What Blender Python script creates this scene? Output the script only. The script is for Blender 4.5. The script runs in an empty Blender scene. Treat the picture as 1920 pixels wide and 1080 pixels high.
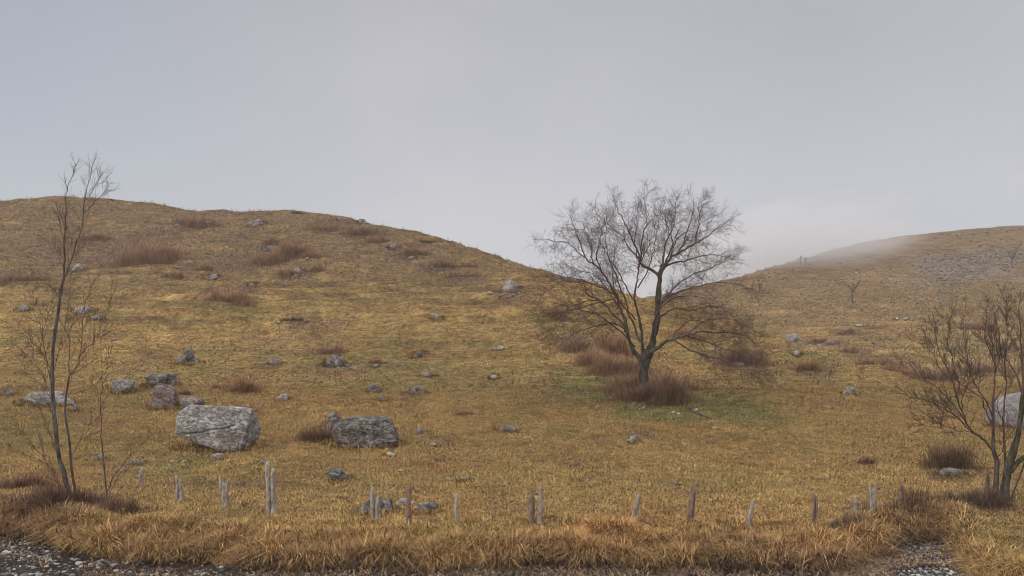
import bpy, bmesh, math, random
import numpy as np
from mathutils import Vector

C = bpy.context.scene
COL = C.collection
R = math.radians
F = 1662.8          # focal length in pixels of the 1920-wide photograph
CX, HY = 960.0, 620.0   # centre column, horizon row
CAMZ = 5.0
# ------------------------------------------------------------------ camera, world, sun, exposure
cam_d = bpy.data.cameras.new('camera')
cam = bpy.data.objects.new('camera', cam_d)
COL.objects.link(cam)
cam.location = (0, 0, CAMZ)
cam.rotation_euler = (R(90), 0, 0)
cam_d.sensor_width = 36.0
cam_d.lens = 36.0 * F / 1920.0
cam_d.shift_y = (HY - 540.0) / 1920.0
cam_d.clip_start = 0.2
cam_d.clip_end = 3000
C.camera = cam

SUN_EL, SUN_ROT = R(38), R(-122)
world = bpy.data.worlds.new('World')
C.world = world
world.use_nodes = True
nt = world.node_tree
nt.nodes.clear()
def N(t, typ, **kw):
    n = t.nodes.new(typ)
    for k, v in kw.items():
        setattr(n, k, v)
    return n
def L(t, a, b): t.links.new(a, b)
def math_node(t, op, a, b=None, clamp=False):
    n = N(t, 'ShaderNodeMath', operation=op)
    n.use_clamp = clamp
    for i, v in enumerate((a, b)):
        if v is None: continue
        if hasattr(v, 'is_output'): L(t, v, n.inputs[i])
        else: n.inputs[i].default_value = v
    return n.outputs[0]
def mixc(t, fac, a, b, blend='MIX'):
    n = N(t, 'ShaderNodeMix', data_type='RGBA', blend_type=blend)
    for i, v in ((0, fac), (6, a), (7, b)):
        if hasattr(v, 'is_output'): L(t, v, n.inputs[i])
        elif i == 0: n.inputs[0].default_value = v
        else: n.inputs[i].default_value = (v[0], v[1], v[2], 1)
    return n.outputs[2]
def ramp(t, fac, stops):
    n = N(t, 'ShaderNodeValToRGB')
    L(t, fac, n.inputs[0])
    cr = n.color_ramp
    while len(cr.elements) < len(stops): cr.elements.new(0.5)
    for e, (p, c) in zip(cr.elements, stops):
        e.position = p
        e.color = (c[0], c[1], c[2], 1) if hasattr(c, '__len__') else (c, c, c, 1)
    return n.outputs[0]

out = N(nt, 'ShaderNodeOutputWorld')
bg = N(nt, 'ShaderNodeBackground')
sky = N(nt, 'ShaderNodeTexSky', sky_type='NISHITA')
sky.sun_disc = False
sky.sun_elevation = SUN_EL
sky.sun_rotation = SUN_ROT
sky.air_density = 1.2
tc = N(nt, 'ShaderNodeTexCoord')
sep = N(nt, 'ShaderNodeSeparateXYZ'); L(nt, tc.outputs['Generated'], sep.inputs[0])
mp = N(nt, 'ShaderNodeMapping'); L(nt, tc.outputs['Generated'], mp.inputs[0])
mp.inputs['Scale'].default_value = (1.6, 1.6, 3.2)
mp.inputs['Location'].default_value = (0.7, 0.2, 0.1)
nz = N(nt, 'ShaderNodeTexNoise'); L(nt, mp.outputs[0], nz.inputs[0])
nz.inputs['Scale'].default_value = 1.2; nz.inputs['Detail'].default_value = 5; nz.inputs['Roughness'].default_value = 0.5
# cloud deck: even grey, brighter overhead as an overcast sky is; in fog units of the 0.1 background strength
cloud = ramp(nt, nz.outputs[0], [(0.3, (4.85, 5.0, 5.38)), (0.5, (5.4, 5.38, 5.74)), (0.7, (5.95, 5.85, 6.1))])
elev = ramp(nt, sep.outputs[2], [(0.0, 1.0), (0.08, 1.05), (0.2, 0.98), (0.34, 0.88), (0.6, 1.0), (1.0, 1.0)])
elev2 = math_node(nt, 'ADD', math_node(nt, 'MULTIPLY', math_node(nt, 'SUBTRACT', sep.outputs[2], 0.36, True), 2.6), 1.0)
cl = mixc(nt, 1.0, cloud, elev, 'MULTIPLY')
sc_ = N(nt, 'ShaderNodeVectorMath', operation='SCALE'); L(nt, cl, sc_.inputs[0]); L(nt, elev2, sc_.inputs['Scale'])
# thinner cloud toward the left lets a little of the blue sky through
left = math_node(nt, 'MULTIPLY', math_node(nt, 'SUBTRACT', math_node(nt, 'MULTIPLY', sep.outputs[0], -1.0), 0.16, True), 1.9, True)
thin = math_node(nt, 'MULTIPLY', left, nz.outputs[0], True)
fac = math_node(nt, 'ADD', thin, 0.06, True)
mx = mixc(nt, fac, sc_.outputs[0], sky.outputs[0])
L(nt, mx, bg.inputs[0]); bg.inputs[1].default_value = 0.1
L(nt, bg.outputs[0], out.inputs[0])

sd = bpy.data.lights.new('sun', 'SUN'); sun = bpy.data.objects.new('sun', sd); COL.objects.link(sun)
sd.energy = 1.5; sd.angle = R(14); sd.color = (1.0, 0.95, 0.88)
_a = SUN_ROT
sdir = Vector((math.sin(_a) * math.cos(SUN_EL), math.cos(_a) * math.cos(SUN_EL), math.sin(SUN_EL)))
sun.rotation_euler = sdir.to_track_quat('Z', 'Y').to_euler()
C.view_settings.view_transform = 'Standard'; C.view_settings.look = 'None'
C.view_settings.exposure = 0.07; C.view_settings.gamma = 1.0
C.cycles.filter_width = 0.95; C.cycles.max_bounces = 6; C.cycles.volume_bounces = 2
C.cycles.transparent_max_bounces = 8

# ------------------------------------------------------------------ numpy noise
rng = np.random.default_rng(11)
_perm = rng.permutation(512).astype(np.int64)
_perm = np.concatenate([_perm, _perm, _perm])
_grad = rng.normal(size=(512, 3)); _grad /= np.linalg.norm(_grad, axis=1)[:, None]
def perlin(x, y, z=0.0):
    x = np.asarray(x, float); y = np.asarray(y, float); z = np.zeros_like(x) + z
    xi = np.floor(x).astype(np.int64); yi = np.floor(y).astype(np.int64); zi = np.floor(z).astype(np.int64)
    xf, yf, zf = x - xi, y - yi, z - zi
    u, v, w = (t * t * t * (t * (t * 6 - 15) + 10) for t in (xf, yf, zf))
    res = 0
    for dx in (0, 1):
        for dy in (0, 1):
            for dz in (0, 1):
                h = _perm[(_perm[(_perm[(xi + dx) & 511] + yi + dy) & 511] + zi + dz) & 511]
                g = _grad[h]
                d = g[..., 0] * (xf - dx) + g[..., 1] * (yf - dy) + g[..., 2] * (zf - dz)
                res = res + d * (u if dx else 1 - u) * (v if dy else 1 - v) * (w if dz else 1 - w)
    return res * 1.6
def fbm(x, y, z=0.0, o=4, g=0.5):
    s = 0; a = 1; f = 1; n = 0
    for i in range(o):
        s = s + a * perlin(x * f + 13.7 * i, y * f + 7.1 * i, z * f + 3.3 * i); n += a; a *= g; f *= 2.03
    return s / n
def sstep(t):
    t = np.clip(t, 0, 1); return t * t * (3 - 2 * t)

# ------------------------------------------------------------------ terrain (one height field in metres)
YT = [4, 12, 18, 18.9, 21, 24, 30, 40, 55, 70, 90, 105, 130, 170, 400]
PT = [2500, 1312, 1080, 1060, 985, 930, 850, 742, 640, 560, 480, 420, 350, 280, 150]
YF = [4, 40, 60, 80, 100, 130, 160, 200, 240, 300, 400]
PF = [2500, 860, 745, 690, 640, 575, 520, 460, 410, 350, 270]
SKX = [-1500, -800, -300, 0, 60, 120, 200, 250, 300, 350, 370, 400, 420, 450, 490, 530, 570, 620, 660, 700, 740, 790, 850, 900, 950, 1000, 1050, 1100, 1150, 1200, 1250, 1300, 1350, 1400, 1450, 1500, 1560, 1640, 1700, 1750, 1920, 2500, 3400]
SKY = [470, 430, 395, 381, 376, 373, 374, 380, 386, 395, 399, 396, 395, 400, 396, 396, 402, 405, 410, 424, 430, 438, 455, 473, 490, 503, 518, 530, 545, 560, 567, 577, 590, 605, 628, 650, 668, 688, 702, 712, 716, 722, 722]
FKX = [-1500, 600, 1000, 1200, 1250, 1300, 1390, 1450, 1520, 1560, 1620, 1700, 1800, 1860, 1920, 2300, 3400]
FKY = [640, 640, 590, 563, 553, 540, 519, 501, 482, 470, 455, 444, 433, 427, 425, 420, 420]
EX = [-1500, 0, 100, 200, 330, 480, 700, 900, 1000, 1200, 1400, 1560, 1640, 1700, 1790, 1830, 1900, 3400]
EP = [990, 1004, 1026, 1046, 1057, 1067, 1074, 1070, 1062, 1066, 1072, 1076, 1046, 1018, 1026, 1095, 1160, 1400]
def edge_Y(px): return CAMZ * F / (np.interp(px, EX, EP) - HY) + .38 * perlin(np.asarray(px, float) / 70., 3.3, 1.2) + .22 * perlin(np.asarray(px, float) / 23., 8.3, 1.2)
def smax(a, b, k):
    return np.logaddexp(a / k, b / k) * k
_yy = np.array(YT, float); _zz = CAMZ - (np.array(PT) - HY) / F * _yy
_yf = np.array(YF, float); _zf = CAMZ - (np.array(PF) - HY) / F * _yf
def smooth_interp(Y, ys, zs):      # interpolate heights, softened
    w = [0.06, 0.24, 0.4, 0.24, 0.06]; r = 0
    for k, ww in zip((-.12, -.06, 0, .06, .12), w): r = r + ww * np.interp(Y * (1 + k), ys, zs)
    return r
def wid(Y, px=None):
    pass
def base_z(x, Y):
    x = np.asarray(x, float); Y = np.asarray(Y, float)
    px = CX + F * x / Y
    sk = np.interp(px, SKX, SKY); fk = np.interp(px, FKX, FKY)
    zg = smooth_interp(Y, _yy, _zz)
    pg = HY + (CAMZ - zg) * F / Y
    k = 5.0
    pm = smax(pg, sk, k)
    Dc = np.interp(sk, PT[::-1], YT[::-1])
    over = np.clip((Y - Dc * 1.03) / Dc, 0, None)
    pm = pm + 420 * over ** 1.6 / (1 + 1.2 * over)
    # the low knoll of smoother grass at the left and its fold behind
    lw = sstep((480 - px) / 260)
    pm = pm + lw * (17 * np.exp(-((Y - 88) / 4.0) ** 2) - 9 * np.exp(-((Y - 78) / 6) ** 2))
    # second fold: shallow gully running down the slope
    zm = CAMZ - (pm - HY) / F * Y
    zg2 = smooth_interp(Y, _yf, _zf)
    pf = smax(HY + (CAMZ - zg2) * F / Y, fk, 4.0)
    Df = np.interp(fk, PF[::-1], YF[::-1])
    ov = np.clip((Y - Df * 1.03) / Df, 0, None)
    pf = pf + 420 * ov ** 1.6 / (1 + 1.2 * ov)
    zf = CAMZ - (pf - HY) / F * Y
    z = smax(zm, zf, 0.35)
    ey = edge_Y(px)
    z = z * sstep((Y - ey + 0.25) / 2.2)
    return z
def ground(x, Y):
    x = np.asarray(x, float); Y = np.asarray(Y, float)
    px = CX + F * x / Y
    z = base_z(x, Y)
    a = sstep((Y - edge_Y(px)) / 3.0)
    big = sstep((Y - 30) / 30)
    z = z + a * (0.05 * fbm(x * .7, Y * .7, 1.1, 3) + 0.03 * fbm(x * 2.2, Y * 2.2, 4.1, 2))
    z = z + big * (0.6 * fbm(x * .09, Y * .12, 2.0, 3) + 0.16 * fbm(x * .35, Y * .5, 5.0, 3))
    # terracettes: little steps along the contours of the steep ground
    t = z * 1.7 + 0.8 * fbm(x * .06, Y * .06, 9.0, 3)
    z = z + big * 0.24 * np.sin(t * 2 * np.pi) * (0.4 + 0.6 * sstep(fbm(x * .1, Y * .1, 3.0, 2) + .5))
    z = z + (1 - a) * 0.02 * fbm(x * 2, Y * 2, 8.0, 2)
    return z
_ym = np.concatenate([np.geomspace(12, 60, 700), np.geomspace(60.1, 360, 900)])
def at(px, py):
    """first point of the ground along the view line through a photo pixel"""
    x = (px - CX) / F * _ym
    g = ground(x, _ym)
    zr = CAMZ - (py - HY) / F * _ym
    hit = np.nonzero(g >= zr)[0]
    i = hit[0] if len(hit) else int(np.argmax(g / _ym - zr / _ym))
    return Vector((x[i], _ym[i], g[i]))
def P(px, py, Y): return Vector(((px - CX) / F * Y, Y, CAMZ - (py - HY) / F * Y))

# ------------------------------------------------------------------ colours of the turf, as real albedo
def lin(r, g, b): return np.array([((c / 255.0) ** 2.2) for c in (r, g, b)])
STRAW = np.array([.44, .287, .105]); OLIVE = np.array([.268, .202, .072]); RUST = np.array([.37, .203, .076])
GREEN = np.array([.185, .20, .06]); PURP = np.array([.225, .14, .092]); SOIL = np.array([.085, .06, .043])
STONE = np.array([.30, .28, .27])
SPOTS = []   # (x, y, rx, ry, colour, strength)
def spot(px, py, wpx, ry_m, c, s):
    p = at(px, py); SPOTS.append((p.x, p.y, wpx / 2 / F * p.y, ry_m, c, s))
for a in [(1110, 722, 150, 4.0, GREEN, .8), (1240, 775, 200, 2.2, GREEN, .8), (1378, 768, 160, 3.4, GREEN, .95), (350, 875, 70, .8, GREEN, .6),
          (1840, 548, 190, 12, GREEN, .35), (1000, 700, 160, 3, OLIVE, .5), (15, 640, 60, 6, GREEN, .4), (520, 840, 40, 1.2, GREEN, .45), (1090, 860, 300, 2, OLIVE, .5),
          (1160, 690, 130, 4, PURP, .8), (1220, 745, 150, 1.6, SOIL, .75), (1110, 650, 120, 5, PURP, .6), (1390, 680, 100, 4, PURP, .5),
          (250, 470, 120, 9, PURP, .75), (360, 420, 80, 5, PURP, .7), (150, 470, 120, 6, PURP, .45), (30, 520, 100, 5, PURP, .75), (450, 380 + 60, 60, 4, PURP, .4),
          (500, 480, 130, 8, PURP, .75), (560, 515, 90, 4, PURP, .8), (430, 550, 90, 5, PURP, .75), (620, 420, 90, 3.5, PURP, .8), (690, 440, 90, 3.5, PURP, .8),
          (760, 475, 70, 4, PURP, .8), (820, 500, 70, 4, PURP, .8), (870, 520, 80, 4, PURP, .8), (960, 555, 80, 3, PURP, .6), (400, 500, 120, 5, PURP, .5),
          (600, 610, 140, 3, PURP, .5), (560, 600, 60, 2, PURP, .6), (640, 690, 110, 3, PURP, .6), (540, 640, 160, 3, PURP, .35), (450, 720, 80, 2, RUST, .7),
          (610, 810, 90, 1.4, PURP, .8), (480, 400, 100, 3, PURP, .4), (1490, 640, 60, 4, STONE, .4), (1545, 640, 80, 3, PURP, .7), (1590, 625, 60, 3, PURP, .7),
          (1600, 660, 60, 3, PURP, .6), (1650, 680, 90, 4, PURP, .8), (1520, 690, 60, 3, PURP, .5), (1750, 700, 140, 3, PURP, .8), (1700, 690, 60, 3, PURP, .6),
          (1800, 500, 200, 14, STONE, .5), (1870, 480, 120, 10, STONE, .4), (1700, 520, 160, 10, STONE, .15), (1480, 520, 200, 12, PURP, .25), (1700, 470, 400, 20, PURP, .25),
          (1220, 850, 360, 2.0, RUST, .2), (1380, 850, 150, 2, RUST, .35), (1330, 600, 120, 6, RUST, .4), (900, 640, 100, 3, OLIVE, .3), (160, 880, 180, 2, RUST, .5),
          (320, 800, 120, 1.5, RUST, .6), (60, 800, 200, 2, OLIVE, .6), (210, 890, 160, 1.2, PURP, .35), (1750, 980, 140, 1.2, SOIL, .7), (1720, 1040, 180, .9, PURP, .8), (70, 965, 240, 1.6, PURP, .9), (60, 900, 200, 1.4, RUST, .8), (1700, 975, 220, 1.5, PURP, .7), (1880, 1010, 160, 2, OLIVE, .8), (1450, 1040, 240, .8, PURP, .5), (1120, 1015, 220, .8, np.array([.55, .27, .08]), .8), (560, 1010, 160, .7, np.array([.5, .26, .08]), .6), (1250, 860, 200, 2.2, np.array([.5, .33, .12]), .5), (1580, 800, 260, 5, STRAW, .5),
          (1850, 950, 160, 1.2, PURP, .5), (1780, 895, 90, .9, SOIL, .7), (1660, 870, 30, .4, PURP, .5), (870, 775, 50, .6, PURP, .5), (80, 960, 180, .9, PURP, .6), (1740, 950, 60, .6, PURP, .7)]:
    spot(*a)
def turf_colour(x, Y):
    x = np.asarray(x, float); Y = np.asarray(Y, float)
    n1 = 1.25 * fbm(x * .07, Y * .11, 21.0, 4, .6) ; n2 = fbm(x * .5, Y * .7, 31.0, 4, .6); n3 = fbm(x * .25 + 5, Y * .3, 41.0, 4, .6)
    wx = x + 1.2 * fbm(x * .6, Y * .6, 51., 3); wy = Y + 1.2 * fbm(x * .6, Y * .6, 61., 3)
    c = np.zeros(x.shape + (3,)) + STRAW
    def mixin(c, col, f): f = np.clip(f, 0, 1)[..., None]; return c * (1 - f) + col * f
    c = mixin(c, OLIVE, .38 + n1 * 1.1 + n2 * .6)
    c = mixin(c, RUST, .16 + n3 * 1.1 + n2 * .3)
    zc = base_z(x, Y); st = fbm(x * .10, zc * 2.2, 71.0, 3, .6) + .6 * fbm(x * .3, zc * 6.0, 73.0, 2)
    sm = sstep((Y - 40) / 30)
    c = c * (1 + .95 * sm * st)[..., None]
    n4 = fbm(x * .32 + 9, Y * .42, 43.0, 5, .62)
    c = mixin(c, PURP, (n4 - .14) * 3.0 * .6)
    c = mixin(c, STRAW * 1.12, (-n4 - .2) * 2.2)
    far = sstep((Y - 85) / 60) * sstep((x + 20) / 40)
    c = mixin(c, np.array([.29, .185, .095]), far * .65)
    hi = sstep((Y - 62) / 30) * (1 - sstep((x + 10) / 40))
    c = mixin(c, np.array([.27, .175, .09]), hi * (.85 + n2 * .9 + n1 * .7))
    for (sx, sy, rx, ry, col, s) in SPOTS:
        d = ((wx - sx) / rx) ** 2 + ((wy - sy) / ry) ** 2
        c = mixin(c, col, s * np.clip(1.4 - d, 0, 1) * (0.75 + .8 * n2))
    px = CX + F * x / Y
    e = edge_Y(px)
    bank = sstep((e + 2.2 - Y) / 1.0)
    c = mixin(c, np.array([.43, .25, .105]), bank * (.7 + .8 * n3))
    c = mixin(c, SOIL, sstep((e + .45 - Y + .5 * n2) / .5))
    return c

# ------------------------------------------------------------------ helpers
def tag(o, label=None, cat=None, group=None, kind=None):
    if label: o['label'] = label
    if cat: o['category'] = cat
    if group: o['group'] = group
    if kind: o['kind'] = kind
    return o
def mesh_np(name, V, quads=None, tris=None, mat=None, col=None, smooth=False, parent=None):
    me = bpy.data.meshes.new(name)
    V = np.asarray(V, np.float32)
    me.vertices.add(len(V)); me.vertices.foreach_set('co', V.ravel())
    q = np.zeros((0, 4), np.int32) if quads is None else np.asarray(quads, np.int32)
    t = np.zeros((0, 3), np.int32) if tris is None else np.asarray(tris, np.int32)
    loops = np.concatenate([q.ravel(), t.ravel()]).astype(np.int32)
    me.loops.add(len(loops)); me.loops.foreach_set('vertex_index', loops)
    starts = np.concatenate([np.arange(len(q)) * 4, len(q) * 4 + np.arange(len(t)) * 3]).astype(np.int32)
    me.polygons.add(len(q) + len(t)); me.polygons.foreach_set('loop_start', starts)
    if smooth: me.polygons.foreach_set('use_smooth', np.ones(len(q) + len(t), bool))
    me.update(calc_edges=True)
    if col is not None:
        a = me.color_attributes.new('tint', 'FLOAT_COLOR', 'POINT')
        c4 = np.ones((len(V), 4), np.float32); c4[:, :3] = col
        a.data.foreach_set('color', c4.ravel())
    if mat: me.materials.append(mat)
    o = bpy.data.objects.new(name, me); COL.objects.link(o)
    if parent: o.parent = parent
    return o
def empty(name, loc, label=None, cat=None, group=None):
    o = bpy.data.objects.new(name, None); COL.objects.link(o); o.location = loc
    o.empty_display_size = 0.2
    return tag(o, label, cat, group)

# ------------------------------------------------------------------ materials
def new_mat(name, rough=0.95, spec=0.1):
    m = bpy.data.materials.new(name); m.use_nodes = True
    t = m.node_tree; b = t.nodes['Principled BSDF']
    b.inputs['Roughness'].default_value = rough
    b.inputs['Specular IOR Level'].default_value = spec
    return m, t, b
def obj_noise(t, scale, detail=4, rough=.6, coord='Object', sc=None):
    tcn = N(t, 'ShaderNodeTexCoord'); src = tcn.outputs[coord]
    if sc:
        m = N(t, 'ShaderNodeMapping'); L(t, src, m.inputs[0]); m.inputs['Scale'].default_value = sc; src = m.outputs[0]
    n = N(t, 'ShaderNodeTexNoise'); L(t, src, n.inputs[0])
    n.inputs['Scale'].default_value = scale; n.inputs['Detail'].default_value = detail; n.inputs['Roughness'].default_value = rough
    return n.outputs[0], src
def turf_mat():
    m, t, b = new_mat('turf')
    a = N(t, 'ShaderNodeAttribute', attribute_name='tint')
    n1, src = obj_noise(t, 2.2, 6, .7, sc=(1, 1.3, 1))
    n2, _ = obj_noise(t, 9.0, 6, .75)
    n3, _ = obj_noise(t, .6, 5, .7)
    v = ramp(t, n1, [(.3, .32), (.5, .75), (.72, 1.3)])
    v2 = ramp(t, n2, [(.32, .45), (.5, 1.0), (.7, 1.5)])
    v3 = ramp(t, n3, [(.3, .75), (.7, 1.2)])
    c = mixc(t, 1, a.outputs['Color'], v, 'MULTIPLY'); c = mixc(t, 1, c, v2, 'MULTIPLY'); c = mixc(t, 1, c, v3, 'MULTIPLY')
    L(t, c, b.inputs['Base Color'])
    bp = N(t, 'ShaderNodeBump'); bp.inputs['Strength'].default_value = 1.0; bp.inputs['Distance'].default_value = .22
    L(t, math_node(t, 'ADD', n1, math_node(t, 'MULTIPLY', n2, .35)), bp.inputs['Height']); L(t, bp.outputs[0], b.inputs['Normal'])
    return m
def blade_mat(name):
    m, t, b = new_mat(name, .8, .15)
    a = N(t, 'ShaderNodeAttribute', attribute_name='tint')
    L(t, a.outputs['Color'], b.inputs['Base Color'])
    return m
def rock_mat(name, pale, dark, ochre, lich=(.5, .5, .46), crack=.5):
    m, t, b = new_mat(name, .9, .2)
    oi = N(t, 'ShaderNodeObjectInfo')
    tcn = N(t, 'ShaderNodeTexCoord')
    off = N(t, 'ShaderNodeVectorMath', operation='ADD')
    mul = N(t, 'ShaderNodeVectorMath', operation='SCALE'); L(t, oi.outputs['Location'], mul.inputs[0]); mul.inputs['Scale'].default_value = 1.7
    L(t, tcn.outputs['Object'], off.inputs[0]); L(t, mul.outputs[0], off.inputs[1])
    def nz(s, d=6, r=.65, sc=None):
        src = off.outputs[0]
        if sc:
            mm = N(t, 'ShaderNodeMapping'); L(t, src, mm.inputs[0]); mm.inputs['Scale'].default_value = sc
            mm.inputs['Rotation'].default_value = (0, .35, 0); src = mm.outputs[0]
        n = N(t, 'ShaderNodeTexNoise'); L(t, src, n.inputs[0]); n.inputs['Scale'].default_value = s; n.inputs['Detail'].default_value = d; n.inputs['Roughness'].default_value = r
        return n.outputs[0]
    n1, n2, n3 = nz(2.6, 8, .75), nz(3.6, 8, .75, (1, 1, 1.9)), nz(1.1, 3)
    c = ramp(t, n1, [(.38, dark), (.49, [.5 * (p + q) for p, q in zip(pale, dark)]), (.58, pale)])
    c = mixc(t, ramp(t, n3, [(.52, 0), (.68, .8)]), c, ochre)
    c = mixc(t, ramp(t, nz(8.0, 6, .75), [(.53, 0), (.58, .85)]), c, lich)
    vo = N(t, 'ShaderNodeTexNoise'); L(t, off.outputs[0], vo.inputs[0]); vo.inputs['Scale'].default_value = 2.6; vo.inputs['Detail'].default_value = 5
    ridge = math_node(t, 'ABSOLUTE', math_node(t, 'SUBTRACT', n2, .5))
    cr = ramp(t, ridge, [(0.0, crack * .5), (.03, 1)])
    c = mixc(t, 1, c, cr, 'MULTIPLY')
    L(t, c, b.inputs['Base Color'])
    bp = N(t, 'ShaderNodeBump'); bp.inputs['Strength'].default_value = 1.0; bp.inputs['Distance'].default_value = .22
    h = math_node(t, 'ADD', math_node(t, 'MULTIPLY', n2, .8), math_node(t, 'ADD', n1, math_node(t, 'MULTIPLY', cr, .35)))
    L(t, h, bp.inputs['Height']); L(t, bp.outputs[0], b.inputs['Normal'])
    return m
def bark_mat(name, a_, b_, moss=None, scale=9):
    m, t, b = new_mat(name, .95, .1)
    n, _ = obj_noise(t, scale, 5, .7, sc=(1, 1, .35))
    c = ramp(t, n, [(.35, a_), (.65, b_)])
    if moss:
        n2, _ = obj_noise(t, 2.2, 4, .6)
        c = mixc(t, ramp(t, n2, [(.5, 0), (.62, .7)]), c, moss)
    L(t, c, b.inputs['Base Color'])
    bp = N(t, 'ShaderNodeBump'); bp.inputs['Strength'].default_value = .8; bp.inputs['Distance'].default_value = .03
    L(t, n, bp.inputs['Height']); L(t, bp.outputs[0], b.inputs['Normal'])
    return m
M_TURF = turf_mat(); M_BLADE = blade_mat('dry_grass'); M_TWIG = blade_mat('shrub_twigs')
M_PALE = rock_mat('pale_limestone', (.82, .77, .72), (.36, .31, .29), (.31, .23, .18), lich=(.62, .59, .53))
M_SLAB = rock_mat('smooth_pale_limestone', (.66, .62, .61), (.50, .46, .45), (.52, .46, .42), crack=.9)
M_GREY = rock_mat('grey_limestone', (.52, .455, .42), (.17, .135, .12), (.27, .18, .14), lich=(.56, .53, .47))
M_DARK = rock_mat('dark_limestone', (.50, .455, .41), (.12, .10, .085), (.17, .12, .08), lich=(.48, .45, .38))
M_PINK = rock_mat('pinkish_limestone', (.52, .42, .39), (.24, .17, .15), (.32, .18, .14), lich=(.48, .43, .38))
M_WHITE = rock_mat('white_stone', (.85, .82, .76), (.62, .58, .52), (.6, .5, .38), crack=.8)
M_BARK = bark_mat('bark', (.022, .017, .013), (.16, .13, .105), (.045, .06, .018), scale=6)
M_REDBARK = bark_mat('young_bark', (.06, .038, .03), (.19, .125, .095))
M_GREYBARK = bark_mat('grey_bark', (.03, .025, .021), (.19, .165, .145))
M_POST = bark_mat('weathered_wood', (.16, .13, .10), (.52, .45, .38), scale=14)
M_POSTB = bark_mat('brown_weathered_wood', (.11, .07, .055), (.34, .235, .185), scale=14)

# ------------------------------------------------------------------ hillside mesh
pxs = np.concatenate([np.linspace(-1400, -80, 60), np.arange(-60, 1981, 3.0), np.linspace(2000, 3300, 60)])
Ys = np.concatenate([np.geomspace(2.0, 16, 40), np.geomspace(16.1, 62, 330), np.geomspace(62.25, 340, 420)])
PX, YY = np.meshgrid(pxs, Ys, indexing='ij')
XX = (PX - CX) / F * YY
ZZ = ground(XX, YY)
V = np.stack([XX, YY, ZZ], -1).reshape(-1, 3)
nI, nJ = PX.shape
idx = np.arange(nI * nJ).reshape(nI, nJ)
q = np.stack([idx[:-1, :-1], idx[1:, :-1], idx[1:, 1:], idx[:-1, 1:]], -1).reshape(-1, 4)
hill = mesh_np('hillside', V, quads=q, mat=M_TURF, col=turf_colour(XX, YY).reshape(-1, 3), smooth=True)
tag(hill, kind='structure')

# ------------------------------------------------------------------ grass
def blades(base, h, w, az, lean, col, curl=0.6, slope=None):
    """arching ribbons: base (n,3), height h, width w, azimuth az of the lean, lean 0..1"""
    n = len(base)
    d = np.stack([np.cos(az), np.sin(az), np.zeros(n)], -1)
    s = np.stack([-np.sin(az + curl), np.cos(az + curl), np.zeros(n)], -1) * (w / 2)[:, None]
    up = np.array([0, 0, 1.0])
    l = lean[:, None]; H = h[:, None]
    mid = base + up * H * .55 * (1 - .35 * l) + d * H * .38 * l
    tip = base + up * H * (1 - .75 * l) + d * H * .95 * l
    V = np.stack([base - s, base + s, mid + s * .8, mid - s * .8, tip], 1).reshape(-1, 3)
    k = np.arange(n)[:, None] * 5
    return V, k + np.array([[0, 1, 2, 3]]), k + np.array([[3, 2, 4]]), np.repeat(col, 5, axis=0)
def sample_px(n, px0, px1, y0, y1, power=1.0):
    u = rng.random(n); px = px0 + (px1 - px0) * rng.random(n)
    # uniform over the ground area of the visible sector
    Y = np.sqrt(y0 ** 2 + (y1 ** 2 - y0 ** 2) * u)
    return (px - CX) / F * Y, Y
def front_visible(x, Y):
    px = CX + F * x / Y
    sk = np.interp(px, SKX, SKY)
    return Y < np.interp(sk, PT[::-1], YT[::-1]) * 1.04
def tufted(name, label, x, Y, nb, hr, wr, lean_r, spread, dark=.5, bright=1.45, drift=None, hm=None):
    n = len(x)
    X = np.repeat(x, nb) + rng.normal(size=n * nb) * spread
    Yb = np.repeat(Y, nb) + rng.normal(size=n * nb) * spread
    Z = ground(X, Yb) - .02
    colr = turf_colour(x, Y)
    tv = (dark + (bright - dark) * rng.random(n) ** 1.1)
    hue = rng.random(n)[:, None]
    colr = colr * (1 - .25 * hue) + .25 * hue * np.where(rng.random(n)[:, None] < .5, STRAW * 1.25, RUST)
    colr = np.repeat(colr * tv[:, None], nb, axis=0) * (.72 + .56 * rng.random(n * nb))[:, None]
    taz = np.repeat(rng.random(n) * 6.28, nb)
    az = taz + rng.normal(size=n * nb) * .6
    if drift is not None: az = drift + rng.normal(size=n * nb) * 1.3
    h = (hr[0] + (hr[1] - hr[0]) * rng.random(n * nb)) * np.repeat(.7 + .6 * rng.random(n), nb)
    if hm is not None: h = h * np.repeat(hm, nb)
    w = wr[0] + (wr[1] - wr[0]) * rng.random(n * nb)
    lean = np.clip(lean_r[0] + (lean_r[1] - lean_r[0]) * rng.random(n * nb), 0, 1.2)
    V, q, t, c = blades(np.stack([X, Yb, Z], -1), h, w, az, lean, colr, curl=0.0)
    o = mesh_np(name, V, q, t, M_BLADE, c)
    return tag(o, kind='stuff', label=label, cat='grass')
def keep_field(x, Y):
    px = CX + F * x / Y
    return (Y > edge_Y(px) + 1.2) & front_visible(x, Y) & (rng.random(len(x)) < 1)
# short matted turf, thick near the fence and thinner up the hill
x, Y = sample_px(85000, -60, 1980, 20, 42); k = keep_field(x, Y)
tufted('short_grass', 'short matted dry grass covering the lower field behind the fence', x[k], Y[k], 6, (.08, .20), (.012, .026), (.75, 1.2), .13, dark=.42, bright=1.65)
x, Y = sample_px(75000, -60, 1980, 42, 125); k = keep_field(x, Y)
tufted('hill_grass', 'dry yellow brown grass covering the steep hillside', x[k], Y[k], 5, (.10, .24), (.03, .06), (.8, 1.2), .3, dark=.4, bright=1.65)
x, Y = sample_px(45000, 1150, 1980, 70, 260); k = ~front_visible(x, Y)
tufted('far_slope_grass', 'brown grass on the far slope at the right', x[k], Y[k], 4, (.15, .34), (.07, .13), (.8, 1.2), .6, dark=.4, bright=1.65)
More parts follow.
